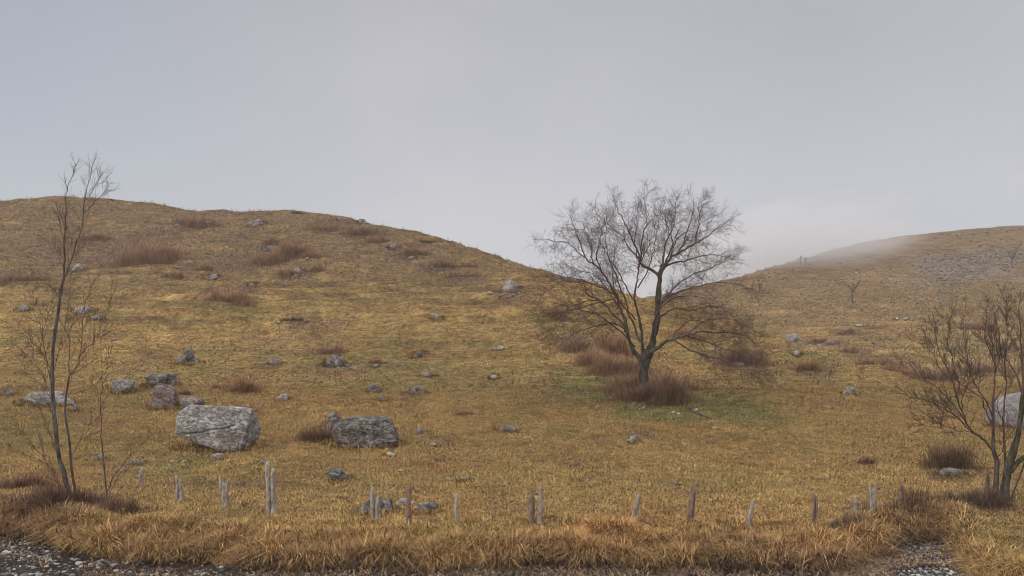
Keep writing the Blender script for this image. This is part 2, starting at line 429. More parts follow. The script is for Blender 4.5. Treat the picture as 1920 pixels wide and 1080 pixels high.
# tall dead grass on the bank along the track
n = 44000
px = rng.uniform(-80, 2000, n); e = edge_Y(px)
wdt = np.interp(px, [-80, 0, 250, 500, 640, 1560, 1700, 2000], [4.2, 3.6, 2.9, 2.6, 2.5, 2.6, 3.6, 4.5])
Y = e + .12 + (wdt) * rng.random(n) ** .9; x = (px - CX) / F * Y
dens = np.clip(.8 + 1.5 * fbm(x * .8, Y * .8, 77., 3), .12, 1)
hm = (1.12 - .68 * sstep((Y - e) / wdt)) * np.clip(1 + 1.3 * fbm(x * .9, Y * .9, 87., 3), .35, 1.5)
k = (rng.random(n) < dens) & (Y > 15)
tufted('tall_grass', 'tall arching dead orange brown grass on the bank beside the gravel', x[k], Y[k], 8, (.24, .58), (.012, .024), (.45, 1.2), .07, dark=.35, bright=1.75, hm=hm[k])
# knee-high heath scrub, thick where the slope is brown
x, Y = sample_px(150000, -60, 1980, 30, 150); px = CX + F * x / Y
wx = x + 1.2 * fbm(x * .6, Y * .6, 51., 3); wy = Y + 1.2 * fbm(x * .6, Y * .6, 61., 3); dn = np.zeros(len(x))
for (sx, sy, rx, ry, col_, s_) in SPOTS:
    if col_ is PURP: dn = np.maximum(dn, s_ * np.clip(1.35 - ((wx - sx) / rx) ** 2 - ((wy - sy) / ry) ** 2, 0, 1))
dn = dn + .22 * sstep((Y - 60) / 25) * np.clip(.3 + 2.5 * fbm(x * .3, Y * .3, 95., 3), 0, 1)
k = (rng.random(len(x)) < dn * .8) & (front_visible(x, Y) | (px > 1350)); x, Y = x[k], Y[k]; print('scrub', len(x))
Xb = np.repeat(x, 4) + rng.normal(size=len(x) * 4) * .1; Yb = np.repeat(Y, 4) + rng.normal(size=len(x) * 4) * .1
cc = np.array([.27, .17, .10]) * rng.uniform(.6, 1.4, len(Xb))[:, None]
v_, q_, t_, c_ = blades(np.stack([Xb, Yb, ground(Xb, Yb) - .02], -1), rng.uniform(.2, .75, len(Xb)) * np.repeat(rng.uniform(.5, 1.3, len(x)), 4), .00028 * Yb * rng.uniform(.7, 1.3, len(Xb)), rng.random(len(Xb)) * 6.28, rng.uniform(.1, .8, len(Xb)), cc, 0)
tag(mesh_np('scrub', v_, q_, t_, M_TWIG, c_), 'low brown leafless heath scrub spread over the upper slope', 'scrub', kind='stuff')
# ------------------------------------------------------------------ rocks
_ico = {}
def ico(sub):
    if sub not in _ico:
        bm = bmesh.new(); bmesh.ops.create_icosphere(bm, subdivisions=sub, radius=1)
        bm.verts.ensure_lookup_table()
        _ico[sub] = (np.array([v.co[:] for v in bm.verts]), np.array([[v.index for v in f.verts] for f in bm.faces]))
        bm.free()
    return _ico[sub]
def rock_shape(seed, sub, rough=.10, poly=None, pn=7, flat_top=False, round_=False, crack=None):
    r = np.random.default_rng(seed)
    D, T = ico(sub)
    nrm = r.normal(size=(11, 3)); nrm /= np.linalg.norm(nrm, axis=1)[:, None]
    h = r.uniform(.72, 1.0, 11)
    axes = np.array([[1, 0, .1], [-1, 0, .12], [0, 1, .2], [0, -1, .25], [0, 0, 1], [0, 0, -1]], float)
    axes /= np.linalg.norm(axes, axis=1)[:, None]
    axes += r.normal(size=axes.shape) * .12
    nrm = np.concatenate([nrm, axes]); h = np.concatenate([h, np.ones(6) * .95])
    if flat_top: nrm[:11, 2] = -np.abs(nrm[:11, 2]); h[10 + 5] = .8
    if poly is not None:
        nn, hh = [], []
        for i in range(len(poly)):
            (x0, z0), (x1, z1) = poly[i], poly[(i + 1) % len(poly)]
            ex, ez = x1 - x0, z1 - z0; l = math.hypot(ex, ez); a = (ez / l, -ex / l)
            d = a[0] * x0 + a[1] * z0
            if d < 0: a = (-a[0], -a[1]); d = -d
            nn.append((a[0], r.uniform(-.12, .1), a[1])); hh.append(d)
        nn += [(0.05, -1, .42), (-.2, -1, -.1), (.3, -1, .1), (0, 1, .2)]; hh += [.85, .95, .95, 1]
        nrm = np.array(nn, float); nrm /= np.linalg.norm(nrm, axis=1)[:, None]; h = np.array(hh)
        pn = 22 if crack else 9
    if round_: pn = 4
    dn = np.clip(D @ nrm.T, 0, None) / h
    rad = (dn ** pn).sum(1) ** (-1.0 / pn)
    o = r.uniform(0, 50, 3)
    Pn = D * rad[:, None]
    f = rough * 1.9 * (fbm(Pn[:, 0] * 1.6 + o[0], Pn[:, 1] * 1.6 + o[1], Pn[:, 2] * 2.4 + o[2], 6, .7))
    f2 = -rough * 1.3 * np.clip(.09 - np.abs(fbm(Pn[:, 0] * 1.1 + o[1], Pn[:, 1] * 1.1, Pn[:, 2] * 2.8 + o[0], 3)), 0, 1) / .09
    g = np.zeros(len(Pn))
    if crack:
        wob = .03 * fbm(Pn[:, 0] * 6, Pn[:, 2] * 6, 1.0, 3)
        for (a0, b0), (a1, b1) in zip(crack[:-1], crack[1:]):
            e1, e2 = a1 - a0, b1 - b0; t_ = np.clip(((Pn[:, 0] - a0) * e1 + (Pn[:, 2] - b0) * e2) / (e1 * e1 + e2 * e2), 0, 1)
            d_ = np.hypot(Pn[:, 0] - a0 - t_ * e1, Pn[:, 2] - b0 - t_ * e2 + wob)
            g = np.maximum(g, np.clip(1 - d_ / .035, 0, 1) * (Pn[:, 1] < 0))
    return Pn * (1 + f + f2 * .5 - .13 * g)[:, None], T
FEET = []
def rock(label, px, py, w, h, mat, seed, sub=4, depth=.8, bury=.35, name='rock', rough=.13, poly=None, group='limestone rocks on the slope', tilt=0, solid=False, **kw):
    if poly is None and not solid and w < 50 and name == 'rock' and h < 36: h *= .85
    p = at(px, py)
    s = p.y / F
    W, H = w * s / 2, h * s
    Dp = W * depth
    hz = H * (1 + bury) / 2
    if poly is None and w > 19 and not solid and not kw.get('round_'):
        # an outcrop of several lumps grown together, all one stone
        r = np.random.default_rng(seed + 900); VA, TA, b0 = [], [], 0
        for q in range(3 + (w > 30) + (w > 45)):
            Vq, Tq = rock_shape(seed + 50 * q, max(sub - 1, 3), rough, None, **kw)
            f_ = .72 if q == 0 else r.uniform(.32, .6)
            ox = r.uniform(-.25, .25) if q == 0 else r.choice([-1, 1]) * r.uniform(.2, .75)
            fz = (1 if q == 0 else r.uniform(.45, .9))
            Vq = Vq * np.array([f_ * r.uniform(.9, 1.25), f_ * 1.1, fz]); Vq = Vq + np.array([ox, r.uniform(-.4, .3), fz - 1])
            VA.append(Vq); TA.append(Tq + b0); b0 += len(Vq)
        Vn, T = np.concatenate(VA), np.concatenate(TA); Vn[:, 0] /= np.abs(Vn[:, 0]).max()
    else: Vn, T = rock_shape(seed, sub, rough, poly, **kw)
    Vn = Vn * np.array([W, Dp, hz])
    FEET.append((p.x, p.y + Dp * .75, W, Dp, H))
    if tilt:
        c_, s_ = math.cos(tilt), math.sin(tilt)
        Vn = Vn @ np.array([[c_, 0, -s_], [0, 1, 0], [s_, 0, c_]])
    Vn = Vn + np.array([0, 0, H - hz])
    o = mesh_np(name, Vn, tris=T, mat=mat, smooth=sub >= 4)
    o.location = (p.x, p.y + Dp * .75, p.z + .0)
    # the foot was sighted at its front edge
    tag(o, label, 'stone' if name == 'stone' else 'rock', group)
    return o
big = [(-.97, .74), (-.77, 1.0), (.3, .95), (.9, .74), (1, .26), (.84, -.8), (.62, -1), (-.06, -.82), (-.62, -.46), (-.97, -.3)]
ROCKS = [
 ('big pale angular limestone block with a long crack, lying at the left of the field', 400, 846, 143, 84, M_PALE, 3, dict(sub=6, depth=.5, bury=.05, poly=big, rough=.045, crack=[(-.95, -.2), (-.3, -.12), (-.1, .03), (.3, .06), (.62, .22)])),
 ('small round pale stone at the lower edge of the big cracked block', 405, 863, 28, 17, M_PALE, 4, dict(round_=True)),
 ('lichen mottled boulder sitting just above the upper left corner of the big cracked block', 351, 769, 50, 27, M_GREY, 5, dict(sub=5, solid=True, bury=.25, rough=.09)),
 ('rounded pinkish grey boulder left of the lichen mottled one, below the flat-topped rock', 302, 766, 58, 46, M_PINK, 6, dict(sub=5, solid=True, bury=.25, rough=.09)),
 ('flat-topped grey rock above the rounded pinkish boulder at the left', 294, 727, 62, 32, M_GREY, 7, dict(sub=5, flat_top=True, solid=True, bury=.25, rough=.09)),
 ('small grey stone wedged between the flat-topped rock and the pinkish boulder', 314, 736, 22, 14, M_GREY, 8, {}),
 ('grey rock with a pale right side standing alone left of the boulder pile', 228, 739, 36, 29, M_GREY, 9, dict(sub=5, solid=True, bury=.25, rough=.09)),
 ('long low pale slab lying behind the slender left tree', 80, 762, 106, 28, M_PALE, 10, dict(sub=5, depth=.4, solid=True, bury=.2, rough=.09)),
 ('low pinkish rock at the left edge of the picture beside the long slab', 10, 744, 30, 19, M_PINK, 11, {}),
 ('small dark rock at the right end of the long low slab', 138, 772, 24, 18, M_GREY, 12, {}),
 ('large dark mottled boulder with pale lower rim in the middle of the lower field', 679, 841, 132, 56, M_DARK, 13, dict(sub=6, depth=.55, bury=.15, rough=.09, poly=[(-.9, .55), (-.7, .9), (.6, 1.0), (.85, .55), (1.0, -.6), (.6, -.9), (-.55, -1.0), (-.95, -.2)])),
 ('grey rock poking up behind the left shoulder of the dark mottled boulder', 622, 806, 62, 38, M_GREY, 14, dict(sub=5)),
 ('small white stone at the lower right foot of the dark mottled boulder', 730, 856, 22, 10, M_WHITE, 15, {}),
 ('flat dark grey squarish rock below the mottled boulder', 632, 903, 50, 26, M_DARK, 16, dict(sub=5, flat_top=True)),
 ('craggy grey rock right behind the double split post', 702, 966, 72, 34, M_GREY, 17, dict(sub=5, rough=.2)),
 ('low pale-topped rock behind the slim straight post', 758, 948, 48, 14, M_PALE, 18, {}),
 ('low dark rock just right of the slim straight post', 797, 962, 46, 20, M_DARK, 19, {}),
 ('cracked dark grey rock alone on the slope above the boulder pile', 347, 684, 54, 27, M_GREY, 20, dict(sub=5, rough=.2)),
 ('small reddish rock in the middle of the slope above the mottled boulder', 700, 736, 32, 20, M_PINK, 21, {}),
 ('low flat stone just below the small reddish rock', 714, 752, 34, 12, M_GREY, 22, {}),
 ('low grey rock right of the small reddish rock', 776, 741, 46, 20, M_GREY, 23, dict(rough=.2)),
 ('small whitish rock with dark top between the big block and the reddish rock', 527, 751, 30, 15, M_PALE, 24, {}),
 ('purplish grey rough outcrop in the scrub patch above the reddish rock', 622, 687, 42, 32, M_GREY, 25, dict(rough=.22)),
 ('small grey faded stone left of the purplish outcrop', 515, 684, 24, 13, M_GREY, 26, {}),
 ('small grey rock in the open slope right of the purplish outcrop', 785, 671, 32, 15, M_GREY, 27, {}),
 ('flat reddish stone above the low grey rock in mid slope', 800, 707, 36, 12, M_PINK, 28, {}),
 ('rubbly grey rock high in the middle of the slope', 815, 599, 34, 14, M_PALE, 29, dict(rough=.25)),
 ('upright pale crag at the left edge of the big bare tree crown, near the skyline', 958, 546, 36, 30, M_PALE, 30, dict(rough=.25, sub=5)),
 ('pale rock among brown shrubs on the upper slope left of centre', 556, 514, 26, 16, M_PALE, 31, dict(rough=.2)),
 ('grey rock outcrop just under the skyline left of centre', 478, 424, 36, 16, M_GREY, 32, dict(rough=.2)),
 ('small pointed rock sticking out of the skyline of the left hill', 680, 420, 20, 13, M_GREY, 33, {}),
 ('low dark ledge rock on the skyline left of the pointed skyline rock', 640, 413, 40, 9, M_DARK, 34, {}),
 ('pale rock behind the upper trunk of the slender left tree', 142, 509, 34, 20, M_PALE, 35, dict(rough=.2)),
 ('pale rubbly rock halfway up the slender left tree, right of its trunk', 153, 588, 42, 20, M_PALE, 36, dict(rough=.25)),
 ('faded grey flat stone right below the rubbly rock by the slender tree', 178, 600, 28, 10, M_GREY, 37, {}),
 ('whitish low rock left of the slender tree in mid slope', 38, 584, 26, 15, M_PALE, 38, dict(rough=.2)),
 ('pair-like split whitish stone on the slope left of the big tree', 935, 657, 24, 12, M_PALE, 39, dict(rough=.25)),
 ('grey rock high in the scrub left of centre, under the brown shrubs', 512, 472, 46, 14, M_GREY, 40, dict(rough=.2)),
 ('small dark grey rock in the band of scrub running down from the skyline', 737, 467, 24, 12, M_GREY, 41, {}),
 ('grey stone further down the band of scrub towards the crag', 772, 487, 20, 9, M_GREY, 42, {}),
 ('bluish grey low rock high on the left slope below the brown thicket', 392, 526, 30, 14, M_GREY, 43, {}),
 ('grey speckled stone beside a tuft in the upper left slope', 470, 538, 20, 9, M_GREY, 44, {}),
 ('pale grey craggy rock alone in the right part of the field', 1597, 741, 32, 20, M_PALE, 45, dict(rough=.25)),
 ('white-grey outcrop at the head of the gully right of the big tree', 1488, 640, 34, 17, M_PALE, 46, dict(rough=.22)),
 ('dark slanting rock below the white-grey outcrop right of the big tree', 1495, 667, 22, 13, M_DARK, 47, {}),
 ('pinkish rock in the gully right of the white-grey outcrop', 1560, 646, 28, 13, M_PINK, 48, {}),
 ('low grey rock behind the drooping right branches of the big tree', 1385, 688, 36, 11, M_PALE, 49, {}),
 ('low dark rubble rock in the open field between the mottled boulder and the big tree', 948, 812, 46, 17, M_GREY, 50, dict(rough=.25)),
 ('small pale rock in the field below the big tree', 1187, 830, 26, 13, M_PALE, 51, {}),
 ('low flat dark stone in the field below and left of the small pale rock', 1087, 876, 32, 9, M_DARK, 52, {}),
 ('small dark stone behind the leaning brown post', 1267, 912, 16, 9, M_DARK, 53, {}),
 ('smooth pale rounded stone half hidden in the grass at the fence line', 912, 992, 36, 14, M_PALE, 54, dict(round_=True)),
 ('large smooth pale grey slab behind the trunks of the right tree', 1912, 803, 96, 68, M_SLAB, 55, dict(sub=6, rough=.03, depth=.4, bury=.1, poly=[(-1, -.1), (-.75, .45), (-.2, .9), (.6, 1), (1, .7), (1, -.9), (-.8, -.95)])),
 ('dark overhung rock with a white streak under the bush left of the right tree', 1790, 893, 52, 17, M_DARK, 56, dict(sub=5)),
 ('small dark stone in the field behind the flat squarish rock', 826, 865, 20, 9, M_DARK, 57, {}),
 ('dark low stone right of the white pebble in the lower field', 868, 905, 20, 9, M_GREY, 58, {}),
 ('grey rubble stone between the slender left tree and the sapling', 180, 864, 30, 13, M_GREY, 59, {}),
 ('pale broken rock right of the sapling at the left', 250, 872, 34, 12, M_GREY, 60, {}),
 ('faint grey stone right of the dark mottled boulder', 786, 815, 32, 15, M_PINK, 61, {}),
 ('grey rock on the far slope in front of the scree', 1830, 615, 34, 12, M_GREY, 62, {}),
 ('pale rock seen through the twigs of the right tree crown', 1898, 660, 26, 18, M_GREY, 63, {}),
]
for (lb, px, py, w, h, m, sd_, kw) in ROCKS: rock(lb, px, py, w, h, m, sd_, **({'rough': .13, 'sub': 5 if w > 24 else 4, 'bury': .6} | kw))
WH = [(598, 918, 9, 5, 'small white stone left of the flat squarish rock\'s lower corner'), (644, 935, 8, 4, 'white pebble left of the craggy rock behind the double post'),
      (751, 885, 14, 5, 'flat white stone in the grass right of the squarish rock'), (343, 869, 12, 5, 'white pebble in the green patch below the big cracked block'),
      (1340, 806, 9, 6, 'small white stone below the green patch right of the big tree'), (1146, 750, 7, 5, 'tiny white stone at the left edge of the brush under the big tree'),
      (811, 838, 16, 7, 'cream stone in the field right of the mottled boulder'), (826, 949, 8, 6, 'white stone between the slim straight post and the curved leaning post'),
      (622, 977, 16, 5, 'pale flat stone in the bank grass left of the double post'), (522, 607, 7, 4, 'small white stone under the dark scrub in the middle of the slope'),
      (1683, 600, 10, 5, 'white stone on the far slope right of the small lone tree'), (1613, 613, 12, 6, 'larger white stone on the far slope below the small lone tree'),
      (1306, 772, 12, 6, 'pale stone beside the fallen branch under the big tree'), (926, 712, 14, 7, 'cream stone on the slope left of the brush'), (1700, 601, 6, 4, 'tiny white stone right of the white stone on the far slope'),
      (705, 690, 10, 7, 'small cream stone above the small reddish rock')]
for i, (px, py, w, h, lb) in enumerate(WH):
    rock(lb, px, py, w, h, M_WHITE, 200 + i, sub=3, name='stone', group='small white stones in the grass', bury=.2)

# longer grass around the rock feet, its tint darkened to paint in contact shade
gx, gy, gh = [], [], []
for (x0, y0, W_, D_0, H_) in FEET:
    m_ = int(40 + 110 * W_); a = rng.random(m_) * 6.28; rr = rng.uniform(.9, 1.22, m_)
    gx.append(x0 + np.cos(a) * W_ * rr); gy.append(y0 + np.sin(a) * D_0 * rr); gh.append(np.full(m_, min(1.0, .35 + H_ * .9)))
gx, gy, gh = map(np.concatenate, (gx, gy, gh))
tufted('rock_side_grass', 'longer rusty grass around the feet of the rocks, coloured darker as contact shade', gx, gy, 6, (.16, .38), (.014, .03), (.3, 1.1), .07, dark=.35, bright=1.35, hm=gh)
# scattered many small stones: scree on the far slope, gravel on the track
def stones(name, pts, sizes, cols, label, cat, mat, flat=.6):
    D, T = ico(2); n = len(pts); nv = len(D)
    rr = 1 + .22 * rng.normal(size=(n, nv))
    rr = np.clip(rr, .65, 1.35)
    sc = sizes[:, None] * np.stack([rng.uniform(.8, 1.35, n), rng.uniform(.7, 1.1, n), rng.uniform(flat * .7, flat * 1.3, n)], -1)
    Vv = D[None] * rr[..., None] * sc[:, None, :]
    a = rng.random(n) * 6.28; ca, sa = np.cos(a)[:, None], np.sin(a)[:, None]
    Vv = np.stack([Vv[..., 0] * ca - Vv[..., 1] * sa, Vv[..., 0] * sa + Vv[..., 1] * ca, Vv[..., 2]], -1) + pts[:, None, :]
    T2 = (T[None] + (np.arange(n) * nv)[:, None, None]).reshape(-1, 3)
    o = mesh_np(name, Vv.reshape(-1, 3), tris=T2, mat=mat, col=np.repeat(cols, nv, axis=0))
    return tag(o, label, cat, kind='stuff')
M_STONES = blade_mat('loose_stones')
def poly_pts(n, cx, cy, sx, sy, ang=0):
    pts = []
    for _ in range(n):
        u, v = random.gauss(0, 1), random.gauss(0, 1)
        X_ = cx + u * sx * math.cos(ang) - v * sy * math.sin(ang); Y_ = cy + u * sx * math.sin(ang) + v * sy * math.cos(ang)
        if X_ < 2000: pts.append(at(X_, max(Y_, np.interp(X_, FKX, FKY) + 3)))
    return pts
random.seed(5)
sp = poly_pts(420, 1790, 510, 38, 20, -.35) + poly_pts(200, 1880, 480, 30, 14, -.2) + poly_pts(60, 1850, 436, 60, 3, -.1)
for _ in range(260):
    sp.append(at(random.uniform(1420, 1930), random.uniform(480, 660)))
sp = [p for p in sp if p.y > 75]
sp = np.array([p[:] for p in sp])
g = rng.uniform(.14, .26, len(sp))[:, None] * np.array([1, .88, .74])
stones('scree', sp + [0, 0, .03], rng.uniform(.08, .26, len(sp)) * (sp[:, 1] / 150), g, 'grey limestone rubble scattered over the far right slope', 'scree', M_STONES, .7)
rp = []
for (px_, py_, w_, ry_, c_, st_) in [(512, 472, 90, 0, 0, 0), (560, 520, 60, 0, 0, 0), (440, 540, 120, 0, 0, 0), (770, 482, 110, 0, 0, 0), (850, 515, 90, 0, 0, 0), (580, 612, 90, 0, 0, 0), (640, 690, 60, 0, 0, 0), (345, 480, 160, 0, 0, 0), (470, 418, 100, 0, 0, 0), (640, 440, 120, 0, 0, 0), (150, 520, 160, 0, 0, 0), (1500, 650, 90, 0, 0, 0), (1600, 650, 140, 0, 0, 0), (240, 870, 90, 0, 0, 0), (1230, 770, 100, 0, 0, 0), (960, 555, 40, 0, 0, 0)]:
    for _ in range(34):
        rp.append(at(px_ + random.gauss(0, w_ * .4), py_ + random.gauss(0, w_ * .09))[:])
for _ in range(260): rp.append(at(random.uniform(0, 1900), random.uniform(450, 960))[:])
rp = np.array(rp)
stones('rubble', rp + [0, 0, .02], rng.lognormal(-2.8, .5, len(rp)) * (.3 + rp[:, 1] / 120), rng.uniform(.16, .42, len(rp))[:, None] * np.array([1, .92, .84]), 'bits of grey limestone rubble poking through the turf', 'rubble', M_STONES, .6)
n = 30000
px = np.where(rng.random(n) < .45, rng.uniform(1600, 1850, n), rng.uniform(-80, 2000, n)); Y = rng.uniform(15.5, 23, n); e = edge_Y(px); x = (px - CX) / F * Y
cl_ = fbm(x * .5, Y * .9, 90., 3)
dark_strip = sstep((px - 480) / 200) * sstep((1620 - px) / 60)
k = (Y < e + .15 - .3 * rng.random(n) ** 2 + .1) & (rng.random(n) < np.where(dark_strip > .5, .25, .95) * np.clip(.75 + cl_ * 2.0, .15, 1) * np.clip(1.0 - (Y - e + .9) * .5, .3, 1))
x, Y = x[k], Y[k]; n = len(x)
s_ = rng.lognormal(-3.85, .62, n).clip(.012, .10) * np.where(CX + F * x / Y > 1500, .55, 1)
lum = np.where(rng.random(n) < .35, rng.uniform(.3, .52, n), rng.uniform(.07, .22, n))[:, None] * np.array([1, .95, .88])
stones('gravel', np.stack([x, Y, ground(x, Y) + s_ * .25], -1), s_, lum, 'loose pale and grey gravel along the edge of the track', 'gravel', M_STONES, .6)

n = 46000
px = np.where(rng.random(n) < .35, rng.uniform(1560, 1860, n), rng.uniform(-80, 2000, n)); e = edge_Y(px); Y = e + .5 - 2.6 * rng.random(n) ** 1.3; x = (px - CX) / F * Y
k = rng.random(n) < np.clip(.25 + .6 * sstep((px - 420) / 200) * sstep((1700 - px) / 60) + 1.3 * fbm(x * .9, Y * 1.2, 99., 3), .03, 1); x, Y = x[k], Y[k]; n = len(x)
cc = np.where(rng.random(n)[:, None] < .4, [.36, .25, .13], [.15, .095, .07]) * rng.uniform(.5, 1.4, n)[:, None]
v_, q_, t_, c_ = blades(np.stack([x, Y, ground(x, Y) + .005], -1), rng.uniform(.06, .2, n), rng.uniform(.012, .035, n), rng.random(n) * 6.28, rng.uniform(.7, 1.25, n), cc, 0)
tag(mesh_np('leaf_litter', v_, q_, t_, M_TWIG, c_), 'brown dead leaves and stalks strewn along the track edge', 'leaf litter', kind='stuff')

# ------------------------------------------------------------------ fence posts
def loft(rings, ns, cap=True):
    """rings: list of (centre, rx, ry, jitter) -> verts, quads, tris"""
    Vv, Q, T = [], [], []
    return Vv, Q, T
def post(label, px, py, top, w, lean, seed, mat, kinds='plain', group='weathered fence posts'):
    r = random.Random(seed)
    p = at(px, py); s = p.y / F
    Hh = (py - top) * s; rad = w * s / 2 * 1.2
    e_ = empty('fence_post', p, label, 'fence post', group)
    def stake(h, r0, offx, lx, seed2, nm, z0=-.35, bend=0):
        rr = random.Random(seed2); ns = 10; nr = 16; Vv = []; ph = [rr.uniform(.72, 1.15) for _ in range(ns)]
        cut = rr.uniform(-.5, .5)
        for j in range(nr + 1):
            t = j / nr; z = z0 + (h - z0) * t
            cx_ = offx + lx * max(z, 0) / max(h, .01) + bend * math.sin(t * 3.1) + .008 * math.sin(t * 9 + seed2); cy_ = .012 * math.cos(t * 7 + seed2)
            tp = 1 - .22 * t - (.25 * (t - .93) / .07 if t > .93 else 0)
            for i in range(ns):
                a = 2 * math.pi * i / ns + t * .5
                q_ = r0 * ph[i] * tp * (1 + .09 * math.sin(i * 5 + j * 1.3 + seed2))
                Vv.append((cx_ + q_ * math.cos(a), cy_ + q_ * math.sin(a) * .8, z + (cut * q_ * 1.6 * math.cos(a) + rr.uniform(0, .05) if j == nr else 0)))
        Q = [(j * ns + i, j * ns + (i + 1) % ns, (j + 1) * ns + (i + 1) % ns, (j + 1) * ns + i) for j in range(nr) for i in range(ns)]
        Vv.append((offx + lx + bend * 0.04, 0, h - r0 * .3)); T = [(nr * ns + i, nr * ns + (i + 1) % ns, len(Vv) - 1) for i in range(ns)]
        return mesh_np(nm, Vv, Q, T, mat, parent=e_)
    lx = lean * s
    if kinds == 'plain': stake(Hh, rad, 0, lx, seed, 'stake')
    elif kinds == 'split':
        stake(Hh, rad * .62, -rad * .35, lx, seed, 'stake'); stake(Hh * .86, rad * .55, rad * .5, lx * .7, seed + 1, 'stake')
    elif kinds == 'double':
        stake(Hh, rad * .6, -rad * .5, lx, seed, 'stake'); stake(Hh * .72, rad * .5, rad * .4, lx, seed + 1, 'stake'); stake(Hh * .55, rad * .35, rad * 1.4, -rad * 1.4, seed + 2, 'brace')
    elif kinds == 'forked':
        stake(Hh * .8, rad * .75, 0, lx, seed, 'stake'); stake(Hh, rad * .4, -rad * .3, -rad * .7, seed + 1, 'prong'); stake(Hh * .98, rad * .4, rad * .3, rad * .6, seed + 2, 'prong')
    elif kinds == 'curved':
        stake(Hh, rad, 0, lx, seed, 'stake', bend=-.05)
    return e_
for a in [('short grey post left of the forked post, near the left tree', 336, 940, 893, 11, -3, 1, M_POST, 'split'),
          ('grey forked post between the short left post and the tallest post', 421, 953, 896, 14, 1, 2, M_POST, 'forked'),
          ('tallest and thickest post, pale split wood with a pointed top', 508, 963, 867, 18, -2, 3, M_POST, 'split'),
          ('double post of pale split wood standing in front of the craggy rock', 703, 978, 914, 15, 0, 4, M_POST, 'double'),
          ('slim straight reddish brown post right of the double post', 767, 990, 908, 9, 0, 5, M_POSTB, 'plain'),
          ('thin crooked post leaning left over the open field', 864, 988, 927, 7, -9, 6, M_POST, 'curved'),
          ('shorter dark post of the pair at the middle of the fence', 997, 984, 929, 12, 0, 7, M_POSTB, 'plain'),
          ('taller pale post of the pair at the middle of the fence', 1012, 986, 914, 9, 2, 8, M_POST, 'plain'),
          ('weathered narrow post leaning right below the big tree', 1191, 978, 928, 11, 9, 9, M_POST, 'curved'),
          ('solid brown post leaning right, right of the big tree', 1292, 990, 915, 12, 10, 10, M_POSTB, 'plain'),
          ('short grey post leaning right beside the solid brown one', 1400, 999, 942, 9, 12, 11, M_POST, 'plain'),
          ('square-cut dark and grey post in the right part of the field edge', 1527, 982, 927, 11, 1, 12, M_POSTB, 'split'),
          ('very thin pale post left of the forked right-hand post', 1604, 967, 930, 7, 0, 13, M_POST, 'plain'),
          ('forked grey post with a bent top in the right-hand group', 1637, 968, 907, 11, 2, 14, M_POST, 'forked'),
          ('dark-topped thin post beside the red-stemmed bush', 1690, 958, 912, 8, 0, 15, M_POSTB, 'plain'),
          ('short dark stump post just left of the right tree trunks', 1851, 935, 886, 9, 1, 16, M_POSTB, 'plain'),
          ('faint short grey post between the sapling and the short left post', 266, 912, 878, 7, 0, 17, M_POST, 'plain')]:
    post(*a)
tilted = post('dark broken stake leaning left behind the slender left tree', 80, 836, 805, 6, -10, 20, M_POSTB, 'plain')

# ------------------------------------------------------------------ bare trees
def tubes(name, paths, mat, parent, origin):
    """paths: list of (points (n,3), radii (n)); one joined mesh of tapered tubes"""
    AV, AQ = [], []; base = 0
    for pts, rad in paths:
        pts = np.asarray(pts, float); rad = np.asarray(rad, float); n = len(pts)
        ns = 3 if rad[0] < .012 else (5 if rad[0] < .04 else 10)
        tg = np.gradient(pts, axis=0); tg /= np.linalg.norm(tg, axis=1)[:, None] + 1e-9
        ref = np.array([.12, 1.0, .05]); ref /= np.linalg.norm(ref)
        a = np.cross(tg, ref); ln = np.linalg.norm(a, axis=1)[:, None]
        a = np.where(ln < .15, np.cross(tg, [1, 0, 0]), a); a /= np.linalg.norm(a, axis=1)[:, None] + 1e-9
        b = np.cross(tg, a)
        th = np.arange(ns) * 2 * np.pi / ns
        rj = rad[:, None] * (1 + (.13 * np.sin(th * 2 + pts[:, 2:3] * 5) + .07 * np.sin(th * 3 + pts[:, 2:3] * 11) if ns > 5 else 0 * th))
        Vv = pts[:, None, :] + rj[..., None] * (np.cos(th)[None, :, None] * a[:, None, :] + np.sin(th)[None, :, None] * b[:, None, :])
        AV.append(Vv.reshape(-1, 3))
        j = np.arange(n - 1)[:, None] * ns; i = np.arange(ns)[None]; i2 = (i + 1) % ns
        AQ.append(base + np.stack([j + i, j + i2, j + ns + i2, j + ns + i], -1).reshape(-1, 4))
        base += n * ns
    o = mesh_np(name, np.concatenate(AV) - np.array(origin), quads=np.concatenate(AQ), mat=mat, smooth=True, parent=parent)
    return o
def smooth_path(pts, sub=5, jit=0.0, rnd=None):
    pts = np.asarray(pts, float)
    if len(pts) < 3: 
        t = np.linspace(0, 1, sub + 1)[:, None]; return pts[0] * (1 - t) + pts[-1] * t
    P_ = np.concatenate([[2 * pts[0] - pts[1]], pts, [2 * pts[-1] - pts[-2]]]); outp = []
    for i in range(1, len(P_) - 2):
        for k in range(sub):
            t = k / sub
            outp.append(.5 * ((2 * P_[i]) + (-P_[i - 1] + P_[i + 1]) * t + (2 * P_[i - 1] - 5 * P_[i] + 4 * P_[i + 1] - P_[i + 2]) * t * t + (-P_[i - 1] + 3 * P_[i] - 3 * P_[i + 1] + P_[i + 2]) * t ** 3))
    outp.append(pts[-1]); outp = np.array(outp)
    if jit:
        outp[1:] += rnd.normal(size=outp[1:].shape) * jit
    return outp
